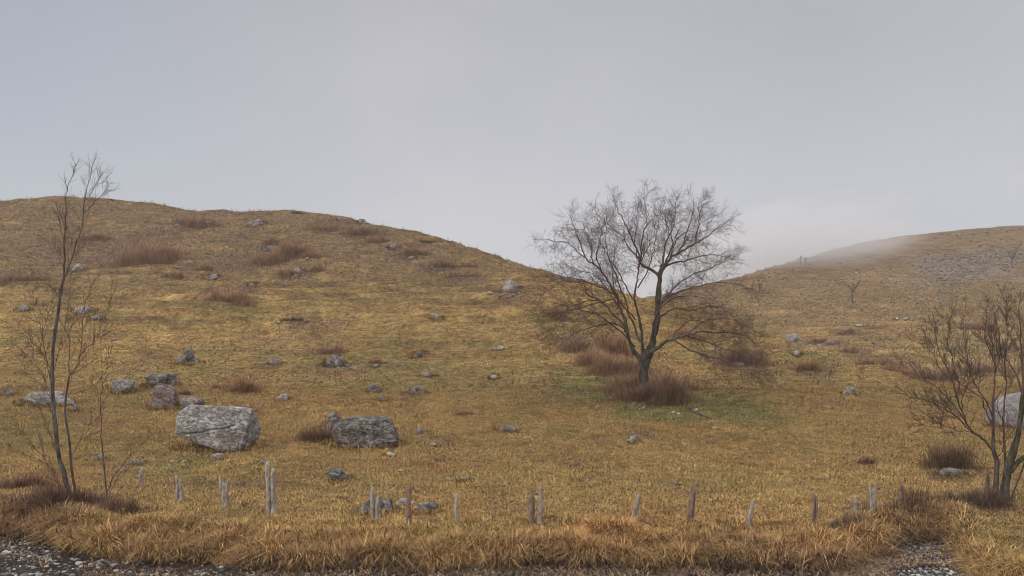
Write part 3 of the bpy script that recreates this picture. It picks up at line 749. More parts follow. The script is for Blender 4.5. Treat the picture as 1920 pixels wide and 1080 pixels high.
def grow(paths, pts, rad, lvl, maxl, rnd, L0, gap, bias, ang=(.5, 1.05), start=.2, minr=.004, twigr=.006, curve=.25, wig=.2):
    """spawn side shoots along a path, recursively"""
    seg = np.linalg.norm(np.diff(pts, axis=0), axis=1); cum = np.concatenate([[0], np.cumsum(seg)]); tot = cum[-1]
    if tot < .05: return
    d = tot * start + rnd.random() * gap
    while d < tot:
        i = min(np.searchsorted(cum, d) - 1, len(seg) - 1); i = max(i, 0); f = (d - cum[i]) / (seg[i] + 1e-9)
        p = pts[i] * (1 - f) + pts[i + 1] * f; r0 = rad[i] * (1 - f) + rad[i + 1] * f
        tg = (pts[i + 1] - pts[i]) / (seg[i] + 1e-9)
        rv = rnd.normal(size=3); rv -= tg * rv.dot(tg); rv /= np.linalg.norm(rv) + 1e-9
        a = rnd.uniform(*ang)
        dr = tg * math.cos(a) + rv * math.sin(a)
        ln = L0 * rnd.uniform(.45, 1.15) * (1 - .45 * d / tot)
        r1 = max(min(r0 * .6, ln * .009 + .002), minr if lvl < maxl else twigr * .7)
        n = 5 if lvl < maxl else 4
        q = [p]; dd = dr.copy(); b = bias(p) if callable(bias) else bias
        for k in range(n):
            dd = dd + np.array(b) * curve * (1 / n) * 2 + rnd.normal(size=3) * wig
            dd /= np.linalg.norm(dd); q.append(q[-1] + dd * ln / n)
        q = np.array(q); rr = np.linspace(r1, max(r1 * .35, .0028), n + 1)
        paths.append((q, rr))
        if lvl < maxl: grow(paths, q, rr, lvl + 1, maxl, rnd, L0 * .56, gap * .84, bias, ang, .15, minr, twigr, curve, wig)
        d += gap * rnd.uniform(.6, 1.4)
LS = .72
def limb(pl, Y0, dy, r0, r1, sub=5, jit=.0, rnd=None, base=None):
    """pl: traced pixels; dy: depth offset at the tip in metres"""
    n = len(pl); pts = []
    for i, (a, b) in enumerate(pl):
        t = i / (n - 1); Yt = Y0 + (base or 0) + dy * t ** 1.1
        pts.append(P(a, b, Yt)[:])
    q = smooth_path(pts, sub, jit, rnd)
    return q, (np.linspace(1, 0, len(q)) ** 1.25 * (r0 - r1) + r1) * LS

# --- the big spreading tree in the middle
rnd = np.random.default_rng(7)
p0 = at(1208, 742); Y0 = p0.y
tree = empty('bare_tree', p0, 'big spreading leafless tree with a mossy forked trunk standing in brown brush right of centre', 'tree')
trunk = [limb([(1206, 752), (1207, 720), (1207, 695), (1208, 672), (1213, 655)], Y0, 0, .28, .27, rnd=rnd)]
trunk[0][1][:6] *= np.linspace(1.25, 1.0, 6)
main = [([(1210, 690), (1217, 665), (1225, 636), (1230, 610), (1232, 599), (1234, 562), (1236, 535), (1238, 512)], .1, .235, .15),
        ([(1204, 690), (1196, 668), (1186, 655), (1178, 629), (1172, 600), (1169, 592)], -.2, .14, .085),
        ([(1206, 680), (1204, 651), (1202, 614), (1196, 585), (1188, 560)], -.5, .10, .06),
        ([(1207, 678), (1216, 664), (1236, 650), (1249, 640), (1275, 632)], -.9, .13, .085)]
for pl, dy, r0, r1 in main: trunk.append(limb(pl, Y0, dy, r0, r1, rnd=rnd, jit=.01))
tubes('trunk', trunk, M_BARK, tree, p0)
# traced limbs: pixels, depth at start, depth change, radii
LB = [([(1237, 520), (1225, 508), (1204, 496), (1199, 484), (1190, 460), (1182, 440), (1170, 415), (1160, 396), (1150, 376)], .1, 1.0, .10, .015),
      ([(1202, 492), (1201, 470), (1204, 451), (1210, 425), (1212, 400), (1206, 368)], .4, -1.0, .06, .012),
      ([(1238, 514), (1243, 503), (1256, 486), (1275, 473), (1293, 462), (1312, 452), (1330, 440), (1350, 425), (1368, 412)], .1, -.9, .11, .015),
      ([(1270, 476), (1282, 455), (1290, 430), (1298, 405), (1300, 380)], -.1, 1.6, .06, .012),
      ([(1304, 455), (1308, 432), (1312, 407), (1316, 390), (1332, 378)], -.3, .3, .05, .012),
      ([(1240, 508), (1244, 480), (1248, 455), (1262, 425), (1266, 400), (1268, 372)], .1, 2.2, .08, .012),
      ([(1240, 508), (1262, 492), (1290, 488), (1320, 478), (1352, 480), (1396, 488)], .1, 1.8, .07, .012),
      ([(1236, 530), (1246, 498), (1262, 462), (1280, 440), (1340, 405)], .1, -2.4, .07, .012),
      ([(1234, 575), (1260, 552), (1300, 540), (1340, 530), (1390, 535), (1420, 548)], .1, 2.6, .07, .012),
      ([(1233, 597), (1253, 584), (1275, 579), (1304, 581), (1334, 574), (1360, 583), (1382, 602), (1400, 630)], -.1, -1.2, .075, .012),
      ([(1275, 632), (1308, 625), (1349, 623), (1386, 626), (1420, 645), (1440, 670)], -.9, -.8, .075, .012),
      ([(1262, 636), (1293, 656), (1330, 668), (1367, 679), (1404, 690), (1436, 706)], -.9, -1.6, .06, .012),
      ([(1290, 630), (1320, 640), (1360, 655), (1400, 662), (1440, 690)], -.9, .6, .05, .012),
      ([(1260, 638), (1272, 615), (1300, 600), (1340, 612), (1380, 640), (1410, 672)], -.8, 1.6, .05, .012),
      ([(1169, 592), (1160, 570), (1156, 556), (1141, 529), (1127, 507), (1113, 496), (1097, 484), (1078, 466), (1060, 455), (1030, 450), (998, 449)], -.2, -.9, .085, .012),
      ([(1172, 612), (1156, 595), (1140, 577), (1123, 562), (1101, 551), (1097, 536), (1085, 528), (1050, 530), (1015, 555), (1000, 590)], -.2, .7, .07, .012),
      ([(1123, 562), (1095, 566), (1065, 580), (1040, 605), (1022, 630)], .2, -1.2, .045, .01),
      ([(1156, 556), (1130, 540), (1108, 531), (1071, 521), (1040, 525), (1005, 545)], -.3, 1.8, .055, .01),
      ([(1178, 628), (1165, 612), (1145, 606), (1115, 611), (1082, 622), (1053, 637), (1018, 648)], -.3, -1.4, .06, .01),
      ([(1097, 484), (1088, 455), (1080, 430), (1066, 402)], -.8, .3, .045, .01),
      ([(1113, 496), (1108, 465), (1098, 435), (1090, 410)], -.6, 1.6, .045, .01),
      ([(1127, 507), (1120, 480), (1124, 455), (1130, 430), (1138, 405)], -.5, -1.4, .045, .01),
      ([(1188, 560), (1193, 535), (1196, 515), (1197, 490), (1190, 455), (1195, 420), (1190, 385)], -1.0, -.8, .06, .01),
      ([(1187, 562), (1168, 525), (1150, 495), (1138, 477), (1125, 450), (1110, 425)], -1.0, .6, .05, .01),
      ([(1196, 540), (1215, 505), (1225, 470), (1232, 430), (1240, 395)], -1.0, -1.0, .045, .01),
      ([(1200, 640), (1180, 590), (1160, 530), (1140, 480), (1135, 440), (1140, 395)], 0, 3.2, .07, .01),
      ([(1228, 620), (1245, 560), (1290, 520), (1340, 500), (1370, 480)], 0, 3.4, .07, .01),
      ([(1220, 640), (1230, 590), (1260, 560), (1300, 555), (1340, 565)], 0, -3.2, .06, .01),
      ([(1190, 650), (1160, 620), (1120, 590), (1080, 580), (1050, 600)], 0, -3.0, .06, .01),
      ([(1168, 590), (1150, 560), (1120, 520), (1070, 500), (1040, 480)], 0, 2.6, .05, .01),
      ([(1197, 505), (1208, 478), (1222, 450), (1230, 415), (1226, 385)], .3, 1.2, .05, .01),
      ([(1199, 484), (1180, 465), (1165, 440), (1140, 420), (1118, 400)], .5, -1.6, .05, .01),
      ([(1256, 486), (1262, 455), (1252, 425), (1244, 395)], 0, -1.8, .05, .01),
      ([(1192, 600), (1160, 560), (1148, 520), (1152, 480), (1160, 445)], -.4, -2.0, .05, .01),
      ([(1150, 560), (1100, 575), (1050, 585), (1012, 610)], -.2, -.4, .045, .01),
      ([(1282, 632), (1330, 600), (1375, 600), (1425, 625)], -.9, .4, .045, .01),
      ([(1222, 668), (1232, 690), (1245, 705)], -.3, -.8, .022, .008)]
paths = []
ctr = np.array(P(1215, 560, Y0)[:])
def bias_big(p):
    v = p - ctr; up = .55 if p[2] > ctr[2] + .3 else -.35
    o = v / (np.linalg.norm(v) + .1)
    return (o[0] * .9, o[1] * .9, up + o[2] * .3)
for pl, d0, dy, r0, r1 in LB:
    q, rr = limb(pl, Y0, dy, r0, r1, sub=4, jit=.025, rnd=rnd, base=d0)
    paths.append((q, rr))
    grow(paths, q, rr, 1, 3, rnd, 1.32, .15, bias_big, ang=(.55, 1.25), start=.16, twigr=.0062, minr=.0055, curve=.13)
tubes('crown', paths, M_REDBARK, tree, p0)
print('big tree paths', len(paths))

# --- the slender tree at the left
rnd = np.random.default_rng(9); LS = .56
p0 = at(141, 946); Y0 = p0.y
t2 = empty('slender_tree', p0, 'tall slender bare tree with grey trunk and thin upright shoots at the left edge', 'tree')
st = [limb([(143, 952), (136, 940), (126, 910), (119, 885), (111, 858), (104, 802), (100, 754), (98, 690), (102, 630), (111, 572), (113, 540)], Y0, .2, .12, .065, rnd=rnd),
      limb([(146, 952), (144, 935), (135, 887), (130, 828), (122, 773), (126, 728), (130, 705)], Y0, -.3, .07, .04, rnd=rnd)]
st[0][1][:5] *= np.linspace(1.5, 1.05, 5)
tubes('trunk', st, M_GREYBARK, t2, p0)
LB = [([(113, 545), (121, 498), (120, 455), (124, 408), (124, 373), (130, 342), (142, 307)], .2, .1, .05, .008),
      ([(112, 560), (122, 520), (132, 490), (148, 443), (156, 412), (158, 380), (171, 319), (178, 299)], .2, .3, .04, .008),
      ([(160, 375), (169, 366), (180, 345), (194, 323)], .4, .2, .02, .006), ([(176, 352), (186, 345), (200, 340), (205, 350)], .5, .2, .015, .005),
      ([(156, 400), (168, 390), (188, 366), (203, 349)], .3, -.4, .018, .005),
      ([(111, 560), (100, 542), (84, 528), (73, 521)], .2, -.3, .02, .005),
      ([(130, 705), (144, 690), (152, 655), (156, 600), (165, 555), (180, 523)], -.3, -.3, .028, .006),
      ([(130, 707), (130, 650), (129, 610), (127, 570)], -.3, .2, .022, .006),
      ([(146, 672), (160, 655), (175, 640), (194, 605), (205, 570), (220, 530)], -.4, -.2, .022, .006),
      ([(140, 690), (160, 668), (178, 640), (205, 622), (218, 615)], -.3, .3, .015, .005),
      ([(128, 740), (150, 735), (172, 724), (190, 708), (202, 685), (205, 665)], -.1, -.4, .02, .006),
      ([(96, 715), (88, 680), (80, 640), (78, 615), (66, 590), (60, 545)], .2, -.4, .025, .006),
      ([(80, 620), (90, 590), (98, 565), (102, 545)], 0, -.2, .014, .005),
      ([(99, 700), (80, 665), (60, 640), (40, 622), (25, 612)], .2, -.8, .02, .006),
      ([(64, 680), (50, 668), (38, 652)], -.2, -.2, .01, .004), ([(98, 740), (90, 730), (80, 700), (66, 678), (58, 640), (55, 620)], .2, .4, .018, .005),
      ([(100, 755), (88, 735), (72, 715), (50, 700), (44, 680)], .1, -.5, .016, .005), ([(104, 800), (96, 770), (80, 745), (62, 730)], .1, .5, .018, .005),
      ([(118, 880), (100, 830), (90, 800), (74, 765)], .1, -.4, .016, .005),
      ([(133, 860), (150, 825), (172, 800), (195, 770)], -.2, .3, .018, .005),
      ([(118, 935), (100, 890), (80, 865), (45, 852), (15, 845)], -.1, -.7, .022, .006),
      ([(92, 880), (80, 855), (65, 840), (50, 822), (35, 810)], -.3, -.2, .013, .005), ([(98, 893), (104, 880)], -.3, -.1, .01, .005),
      ([(120, 935), (110, 905), (95, 890)], -.2, -.4, .02, .01),
      ([(100, 700), (114, 640), (124, 600), (130, 560), (134, 520)], .2, .6, .02, .005), ([(118, 500), (108, 480), (98, 455)], .2, .3, .015, .005),
      ([(121, 470), (134, 450), (140, 430)], .2, .3, .015, .005), ([(120, 450), (112, 420), (110, 400)], .2, -.4, .013, .005), ([(128, 725), (140, 700), (160, 690)], -.2, .6, .013, .005)]
paths = []
for pl, d0, dy, r0, r1 in LB:
    q, rr = limb(pl, Y0, dy, r0, r1, sub=4, jit=.012, rnd=rnd, base=d0)
    paths.append((q, rr)); grow(paths, q, rr, 2, 3, rnd, .6, .10, (0, 0, .8), wig=.12, ang=(.35, .8), start=.2, twigr=.004, minr=.004)
tubes('branches', paths, M_REDBARK, t2, p0)

# --- sapling right of it
p0 = at(201, 933); Y0 = p0.y
t3 = empty('sapling', p0, 'small bare forked sapling right of the slender left tree', 'sapling')
tubes('trunk', [limb([(201, 940), (200, 925), (197, 895), (193, 850)], Y0, .1, .055, .03, rnd=rnd)], M_GREYBARK, t3, p0)
paths = []
for pl, d0, dy, r0, r1 in [([(193, 850), (190, 820), (188, 770), (192, 720), (190, 680), (188, 640)], .1, .2, .03, .005), ([(201, 922), (215, 890), (240, 860), (246, 830), (254, 800)], 0, -.2, .025, .005),
                           ([(196, 880), (180, 850), (170, 825), (165, 800)], .05, -.4, .018, .004), ([(204, 925), (216, 905), (221, 880)], 0, .3, .014, .004),
                           ([(191, 760), (205, 735), (225, 718), (245, 690), (262, 658)], .15, .3, .016, .004), ([(230, 710), (262, 690), (272, 655)], .3, .1, .010, .004), ([(240, 860), (262, 840), (280, 815)], -.1, -.2, .01, .004)]:
    q, rr = limb(pl, Y0, dy, r0, r1, sub=4, jit=.012, rnd=rnd, base=d0); paths.append((q, rr)); grow(paths, q, rr, 2, 3, rnd, .45, .25, (0, 0, .8), ang=(.35, .8), twigr=.004)
tubes('branches', paths, M_REDBARK, t3, p0)

# --- multi-stemmed tree at the right edge
rnd = np.random.default_rng(12); LS = .6
p0 = at(1878, 940); Y0 = p0.y
t4 = empty('multi_stem_tree', p0, 'dark multi-stemmed bare tree with fanning twiggy crown at the right edge', 'tree')
tr = [limb([(1868, 945), (1867, 925), (1868, 895), (1869, 865), (1863, 845), (1862, 800), (1862, 754)], Y0, .2, .15, .055, rnd=rnd),
      limb([(1880, 948), (1884, 920), (1890, 880), (1900, 845), (1908, 820), (1914, 780), (1918, 740)], Y0, -.2, .22, .085, rnd=rnd),
      limb([(1894, 885), (1910, 865), (1928, 850), (1950, 820), (1970, 780)], Y0, .3, .11, .06, rnd=rnd, base=-.1),
      limb([(1882, 945), (1885, 890), (1884, 850), (1882, 810), (1880, 780)], Y0, .6, .07, .035, rnd=rnd),
      limb([(1893, 945), (1903, 915), (1913, 890), (1922, 865)], Y0, -.5, .05, .03, rnd=rnd)]
tubes('trunk', tr, M_BARK, t4, p0)
LB = [([(1863, 846), (1846, 825), (1829, 813), (1813, 795), (1803, 769), (1792, 740), (1787, 715), (1775, 690), (1762, 665), (1756, 640), (1756, 612)], .15, -.5, .065, .007),
      ([(1829, 813), (1810, 800), (1795, 783), (1770, 765), (1740, 752), (1716, 745)], -.1, -.5, .045, .006),
      ([(1808, 785), (1790, 762), (1770, 740), (1745, 718), (1720, 705), (1700, 690)], -.1, .6, .035, .006),
      ([(1796, 782), (1775, 780), (1750, 775), (1722, 790)], -.2, .6, .02, .005), ([(1830, 812), (1800, 808), (1770, 800), (1740, 806)], -.1, -1.0, .02, .005),
      ([(1862, 780), (1845, 745), (1830, 725), (1818, 690), (1812, 655), (1806, 620), (1803, 600)], .2, .5, .04, .006),
      ([(1862, 754), (1864, 715), (1866, 680), (1850, 645), (1846, 620), (1850, 590)], .2, -.4, .045, .006),
      ([(1866, 700), (1876, 660), (1872, 625), (1865, 590), (1858, 565)], .1, .5, .03, .005),
      ([(1862, 800), (1848, 770), (1838, 745), (1802, 720), (1790, 690), (1778, 640), (1779, 596)], .2, -.2, .035, .006),
      ([(1882, 780), (1886, 720), (1885, 670), (1890, 625), (1886, 580), (1888, 555)], .6, .3, .035, .005),
      ([(1918, 742), (1905, 700), (1888, 675), (1870, 662), (1860, 640)], -.2, .6, .05, .006), ([(1918, 742), (1918, 700), (1914, 660), (1914, 620), (1910, 590), (1912, 560)], -.2, -.3, .06, .007),
      ([(1918, 742), (1935, 690), (1945, 640), (1950, 590), (1948, 550)], -.2, .4, .06, .007), ([(1970, 780), (1985, 720), (1990, 660), (1985, 600)], .3, .3, .05, .007), ([(1950, 820), (1990, 790), (2030, 740), (2050, 690)], .2, -.8, .05, .007),
      ([(1787, 715), (1772, 700), (1755, 682), (1735, 655), (1718, 632)], -.3, .4, .025, .005), ([(1803, 769), (1806, 740), (1815, 715), (1822, 690)], -.1, -.8, .022, .005),
      ([(1868, 866), (1878, 845), (1884, 820), (1878, 790), (1872, 770)], .2, -.6, .02, .005), ([(1864, 876), (1845, 878), (1830, 880), (1815, 868)], .1, -.3, .012, .005), ([(1862, 756), (1875, 735), (1895, 725), (1905, 700)], .2, .8, .03, .005)]
paths = []
for pl, d0, dy, r0, r1 in LB:
    q, rr = limb(pl, Y0, dy, r0, r1, sub=4, jit=.012, rnd=rnd, base=d0)
    paths.append((q, rr)); grow(paths, q, rr, 1, 3, rnd, .8, .105, lambda p: (-.1, 0, .9), wig=.09, ang=(.35, .9), start=.25, twigr=.0042, minr=.0045)
tubes('crown', paths, M_REDBARK, t4, p0)
print('right tree paths', len(paths))

# --- small far trees
def far_tree(label, px, py, top, seed, spread, group='tiny lone trees on the far slope'):
    r = np.random.default_rng(seed); p = at(px, py); s = p.y / F; Hh = (py - top) * s
    e_ = empty('small_tree', p, label, 'tree', group)
    o = np.array(p[:])
    tp = smooth_path([o + [0, 0, -.2], o + [-.06 * Hh, 0, Hh * .3], o + [-.02 * Hh, 0, Hh * .55]], 4)
    tubes('trunk', [(tp, np.linspace(.055, .035, len(tp)) * Hh / 2)], M_BARK, e_, p)
    pa = []
    for k in range(9):
        a = r.uniform(0, 6.28); ss = spread * Hh * r.uniform(.4, 1)
        q = smooth_path([tp[-1 - (k % 4)], tp[-1] + [math.cos(a) * ss * .5, math.sin(a) * ss * .5, Hh * .15], tp[-1] + [math.cos(a) * ss, math.sin(a) * ss, Hh * r.uniform(.2, .45)]], 4, .02, r)
        rr = np.linspace(.03, .008, len(q)) * Hh / 2; pa.append((q, rr)); grow(pa, q, rr, 2, 3, r, Hh * .22, Hh * .09, (0, 0, .4), twigr=.014, minr=.014)
    tubes('crown', pa, M_REDBARK, e_, p)
far_tree('lone little bare tree in the middle of the far right slope', 1600, 569, 523, 1, .38)
far_tree('faint thin tree on the misty far ridge, left one of two', 1502, 497, 479, 2, .2)
far_tree('faint thin tree on the misty far ridge, right one of two', 1511, 497, 482, 3, .2)
far_tree('dark small tree above the rubble at the right end of the far slope', 1899, 505, 472, 4, .3)
far_tree('faint small tree beyond the right crown edge of the big tree', 1425, 549, 530, 5, .3)

# ------------------------------------------------------------------ brown leafless shrubs
def shrub(label, px, py, w, h, col, seed, dens=1.0, name='shrub', group='leafless brown shrubs on the hillside', dome=True, tw=None, droop=.35):
    r = np.random.default_rng(seed); p = at(px, py); s = p.y / F
    W = w * s * 1.25; Hh = h * s; Dp = max(W * .6, Hh * .8)
    if p.y > 50: Hh = .85 * h * s; Dp = max(W * .5, 1.8 * h * s); dens *= .7
    area = W * (Dp + Hh)
    n = int(min(7000, max(260, 560 * area ** .75 * dens)))
    a = r.random(n) * 6.28; rad = np.clip(np.abs(r.normal(size=n)) * .34 + .45 * np.sqrt(r.random(n)), 0, 1.35)
    lob = 1 + .3 * np.sin(a * 3 + seed) + .2 * np.sin(a * 5 + 2 * seed) + .12 * np.sin(a * 9 + seed)
    bx = np.cos(a) * rad * W / 2 * lob; by = np.sin(a) * rad * Dp / 2 * lob + Dp * .45
    cl_ = fbm(bx * 1.2 / max(W, .5) * 4, by * 4 / max(W, .5), seed * 1.3, 3)
    hh = Hh * np.clip(1 - (.6 * rad ** 2 if dome else .3 * rad ** 2), .2, 1) * r.uniform(.45, 1.1, n) * np.clip(1 + 1.8 * cl_, .3, 1.6)
    bz = ground(bx + p.x, by + p.y) - p.z - .03
    az = np.arctan2(by - Dp * .45, bx) + r.normal(size=n) * 1.0
    ww = tw or max(.012, s * .35)
    c = np.array(col) * r.uniform(.5, 1.5, n)[:, None] * (1 + .35 * cl_)[:, None]
    c = c * (1 - .2 * r.random((n, 1))) + .2 * r.random((n, 1)) * np.array([.3, .2, .09]) * .8
    base = np.stack([bx, by, bz], -1)
    V1, q1, t1, c1 = blades(base, hh, np.full(n, ww), az, r.uniform(.1, .8, n) * (.6 + droop), np.clip(c, .01, 1), curl=0)
    # side twigs leaving part way up, making the fine haze of the crown
    m = n; st = base + np.stack([np.cos(az) * hh * .15, np.sin(az) * hh * .15, hh * r.uniform(.3, .7, n)], -1)
    V2, q2, t2, c2 = blades(st, hh * .45, np.full(m, ww * .6), az + r.normal(size=m) * 1.4, r.uniform(.4, 1.0, m), np.clip(c * 1.1, .01, 1), curl=0)
    Vv = np.concatenate([V1, V2]); Q = np.concatenate([q1, q2 + len(V1)]); T = np.concatenate([t1, t2 + len(V1)])
    o = mesh_np(name, Vv, Q, T, M_TWIG, np.concatenate([c1, c2])); o.location = p
    return tag(o, label, 'bush' if name == 'bush' else 'shrub', group)
BR = (.36, .215, .115); PU = (.32, .195, .12); RU = (.34, .20, .10); DK = (.09, .058, .045); OL = (.15, .12, .05)
SH = [('wide thicket of brown shrubs on the upper left slope behind the slender tree', 265, 498, 120, 50, BR), ('brown shrub patch just under the skyline at the upper left', 362, 428, 66, 22, PU),
      ('purplish shrub band at the left edge below the upper slope', 25, 532, 100, 22, PU), ('brown shrub left of the wide thicket near the skyline', 165, 455, 60, 16, BR),
      ('low broad shrub on the crest of the grassy knoll, upper left', 418, 568, 84, 30, BR), ('twiggy shrub right of the wide thicket, above the knoll', 375, 508, 34, 24, BR),
      ('small rusty tuft shrub above the broad knoll shrub', 325, 525, 34, 14, RU), ('tall brown shrub at the left of the upper middle thicket', 490, 500, 50, 36, BR),
      ('reddish shrub with a dark base right of the pale upper rock', 592, 513, 34, 16, RU), ('large brown shrub in the middle of the upper thicket', 540, 488, 56, 40, BR),
      ('brown shrub below the pale upper rock', 538, 525, 60, 18, BR), ('small rounded shrub at the top of the upper thicket', 508, 463, 34, 16, BR),
      ('shrub on the slope right of the upper thicket', 578, 490, 36, 18, BR), ('long brown shrub band under the skyline left of the pointed rock', 600, 433, 60, 17, BR),
      ('purplish shrub just below the pointed skyline rock', 668, 446, 60, 22, PU), ('shrub continuing the band below the skyline, above the grey scrub rock', 705, 458, 50, 18, BR),
      ('purple brown shrub in the middle of the descending scrub band', 775, 485, 56, 22, PU), ('purple brown shrub in the lower part of the descending scrub band', 830, 508, 50, 22, PU),
      ('brown shrub near the lower end of the descending scrub band', 868, 524, 60, 22, BR), ('dark bush behind the lower scrub band near the skyline', 880, 503, 46, 12, PU),
      ('brown shrub left of the pale crag', 930, 548, 34, 18, BR), ('small green-brown mound bush under the right skyline of the left hill', 800, 460, 32, 9, OL),
      ('shrub clump at the base of the pale crag', 965, 556, 40, 10, PU), ('dark low scrub in the middle of the slope, upper one', 545, 603, 50, 12, DK),
      ('purple twiggy shrub over the purplish outcrop', 617, 668, 50, 26, PU), ('rust coloured shrub cluster above and right of the big cracked block', 452, 738, 58, 34, RU),
      ('shrub of rusty stems hugging the left side of the dark mottled boulder', 590, 832, 60, 42, (.2, .11, .07)), ('low rusty tuft left of the rust coloured cluster', 408, 730, 34, 16, RU),
      ('rusty tuft in the field above the dark mottled boulder', 870, 780, 46, 12, RU), ('small tuft right of the purplish outcrop', 702, 684, 26, 14, RU),
      ('dark red tuft between the boulder pile and the lichen boulder', 345, 742, 26, 12, (.14, .06, .06)),
      ('small shrub right of the gully head', 1590, 629, 34, 14, PU), ('purplish shrub beside the pinkish gully rock', 1540, 645, 34, 15, PU),
      ('brown shrub in the gully left of the crest edge', 1597, 664, 34, 15, BR), ('dark purple shrub on the gully edge', 1633, 684, 36, 18, PU), ('olive brown shrub on the gully edge right of the dark purple one', 1660, 690, 44, 20, BR),
      ('brown shrub standing in front of the gully, below the slanting rock', 1520, 697, 40, 24, BR), ('long brown shrub strip behind the twigs at the left of the right tree', 1700, 705, 60, 18, BR), ('purplish shrub clump behind the crown of the right tree', 1765, 716, 84, 32, PU),
      ('brown brush strip beyond the crown of the right tree', 1845, 705, 80, 24, PU), ('faint brown shrub on the far slope above the right tree', 1845, 620, 60, 18, BR),
      ('brown shrub mass behind the left side of the big tree trunk', 1090, 662, 90, 34, PU), ('tall rusty brush left of the big tree trunk', 1150, 668, 70, 44, BR),
      ('brown brush behind the right branches of the big tree', 1400, 690, 90, 40, PU), ('shrub on the slope behind the big tree, left of its trunk', 1040, 600, 50, 20, BR), ('rusty shrub patch seen under the right limbs of the big tree', 1300, 640, 90, 30, RU),
      ('little reddish tuft in the right part of the field', 1633, 872, 32, 22, (.20, .12, .07)), ('small olive bush on the skyline of the left hill', 555, 402, 24, 6, OL), ('tiny dark bush on the skyline at the far left', 206, 377, 12, 4, DK)]
for i, (lb, px, py, w, h, c) in enumerate(SH): shrub(lb, px, py, w, h, c, 300 + i)
# undergrowth near the trees
shrub('dark reddish brown brush heap in front of the big tree trunk', 1235, 762, 120, 50, (.23, .135, .085), 401, 1.5, 'bush', 'brush under the big tree')
shrub('brown brush left of and below the big tree trunk', 1178, 742, 110, 44, (.33, .20, .12), 402, 1.2, 'bush', 'brush under the big tree')
shrub('thin brush right of the big tree trunk', 1270, 735, 80, 34, (.36, .22, .12), 403, 1.0, 'bush', 'brush under the big tree')
shrub('dense brush behind and left of the big tree trunk', 1160, 705, 110, 36, (.34, .21, .125), 404, 1.5, 'bush', 'brush under the big tree')
shrub('rusty tall brush behind the first left limbs of the big tree', 1120, 690, 80, 40, (.36, .22, .12), 412, .9, 'bush', 'brush under the big tree')
shrub('dark bush with upright straw stems over the overhung rock, left of the right tree', 1788, 884, 80, 46, (.14, .085, .05), 405, 1.2, 'bush', 'bushes at the right edge', False, .012, 0)
shrub('red-stemmed leafless bush right of the dark-topped post', 1725, 975, 40, 62, (.13, .06, .045), 406, .28, 'bush', 'bushes at the right edge', False, .014, -.2)
shrub('brown brush around the foot of the right tree', 1865, 958, 150, 34, (.13, .082, .06), 407, 1.6, 'bush', 'bushes at the right edge', True, .011)
shrub('dark tangled brush above the right gravel patch', 1735, 1003, 130, 34, (.10, .062, .05), 408, 1.6, 'bush', 'bushes at the right edge', True, .011)
shrub('dark reddish tangle at the left end of the bank above the gravel', 60, 985, 150, 46, (.14, .075, .055), 409, 1.6, 'bush', 'bushes at the left edge', True, .011)
shrub('thin brush around the foot of the slender left tree', 150, 955, 90, 30, (.16, .09, .06), 410, 1.0, 'bush', 'bushes at the left edge', True, .011)
shrub('rusty brush at the far left edge of the field', 20, 925, 110, 40, (.20, .11, .07), 411, 1.2, 'bush', 'bushes at the left edge', True, .011)
shrub('dark bramble tangle on the bank left of the sapling foot', 215, 972, 110, 40, (.17, .095, .06), 421, .9, 'bush', 'bushes at the left edge', True, .011)
shrub('low dark bramble in the tall grass just under the shortest left post', 330, 1000, 90, 26, (.2, .115, .065), 422, .7, 'bush', 'bushes at the left edge', True, .011)
shrub('brown weeds in the bank grass below the middle pair of posts', 900, 1030, 110, 24, (.22, .135, .075), 423, .6, 'bush', 'weeds in the bank grass', True, .011)
shrub('dark weeds in the bank grass below the grey leaning right post', 1370, 1045, 150, 30, (.17, .10, .07), 424, .8, 'bush', 'weeds in the bank grass', True, .011)
shrub('dark brown tangle left of the right gravel patch', 1620, 1025, 120, 40, (.15, .09, .065), 425, 1.0, 'bush', 'weeds in the bank grass', True, .011)
# fallen branch under the big tree
rb = at(1310, 778)
fb = [(np.array([at(a, b)[:] for a, b in [(1292, 768), (1300, 775), (1318, 782), (1335, 788)]]) + [0, 0, .05], [.05, .045, .035, .02])]
o = tubes('fallen_branch', fb, M_BARK, None, rb); o.location = rb
tag(o, 'dark fallen branch on the green patch right of the big tree', 'branch')

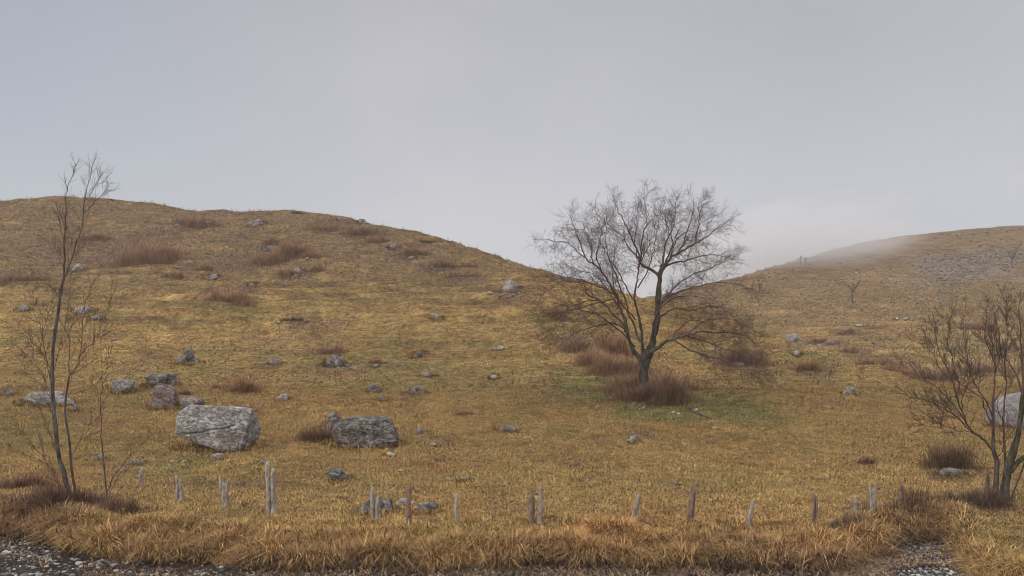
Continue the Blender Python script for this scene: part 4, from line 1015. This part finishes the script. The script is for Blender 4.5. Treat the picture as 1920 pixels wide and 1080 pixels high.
# ------------------------------------------------------------------ air
def vol_mat(name, dens, col=(1, 1, 1), an=0.0):
    m = bpy.data.materials.new(name); m.use_nodes = True; t = m.node_tree; t.nodes.clear()
    o_ = N(t, 'ShaderNodeOutputMaterial'); v = N(t, 'ShaderNodeVolumePrincipled')
    v.inputs['Density'].default_value = dens; v.inputs['Color'].default_value = (*col, 1); v.inputs['Anisotropy'].default_value = an
    L(t, v.outputs[0], o_.inputs['Volume']); return m
lo = V.min(0) - 1.0; hi_ = V.max(0) + 3.0
bm = bmesh.new(); bmesh.ops.create_cube(bm, size=1)
for v in bm.verts:
    v.co.x = (v.co.x + .5) * (hi_[0] - lo[0] + 40) + lo[0] - 20
    v.co.y = (v.co.y + .5) * (hi_[1] + 50) - 40
    v.co.z = (v.co.z + .5) * (hi_[2] - lo[2]) + lo[2]
me = bpy.data.meshes.new('haze'); bm.to_mesh(me); bm.free(); me.materials.append(vol_mat('haze_air', .0006, (.97, .97, 1)))
hz_ = bpy.data.objects.new('haze', me); COL.objects.link(hz_); tag(hz_, 'thin mist between the camera and the hills', 'haze', kind='stuff')
def cloud(label, px, py, Y, rx, ry, rz, tilt, dens, seed):
    m = bpy.data.materials.new('cloud_vapour'); m.use_nodes = True; t = m.node_tree; t.nodes.clear()
    o_ = N(t, 'ShaderNodeOutputMaterial'); v = N(t, 'ShaderNodeVolumePrincipled'); v.inputs['Color'].default_value = (.955, .95, .95, 1)
    tcn = N(t, 'ShaderNodeTexCoord')
    ln = N(t, 'ShaderNodeVectorMath', operation='LENGTH'); L(t, tcn.outputs['Object'], ln.inputs[0])
    ns = N(t, 'ShaderNodeTexNoise'); L(t, tcn.outputs['Object'], ns.inputs[0]); ns.inputs['Scale'].default_value = 1.7; ns.inputs['Detail'].default_value = 3
    fall = math_node(t, 'SUBTRACT', 1.0, math_node(t, 'ADD', ln.outputs['Value'], math_node(t, 'MULTIPLY', math_node(t, 'SUBTRACT', ns.outputs[0], .45), 1.3)), True)
    L(t, math_node(t, 'MULTIPLY', fall, dens), v.inputs['Density']); L(t, v.outputs[0], o_.inputs['Volume'])
    D_, T_ = ico(4)
    o = mesh_np('low_cloud', D_, tris=T_, mat=m, smooth=True)
    o.location = P(px, py, Y); o.scale = (rx, ry, rz); o.rotation_euler = (0, -tilt, 0)
    tag(o, label, 'cloud', kind='stuff')
cloud('patch of low cloud drifting over the saddle at the left end of the far ridge', 1455, 470, 182, 38, 24, 10.5, .22, .09, 1.0)
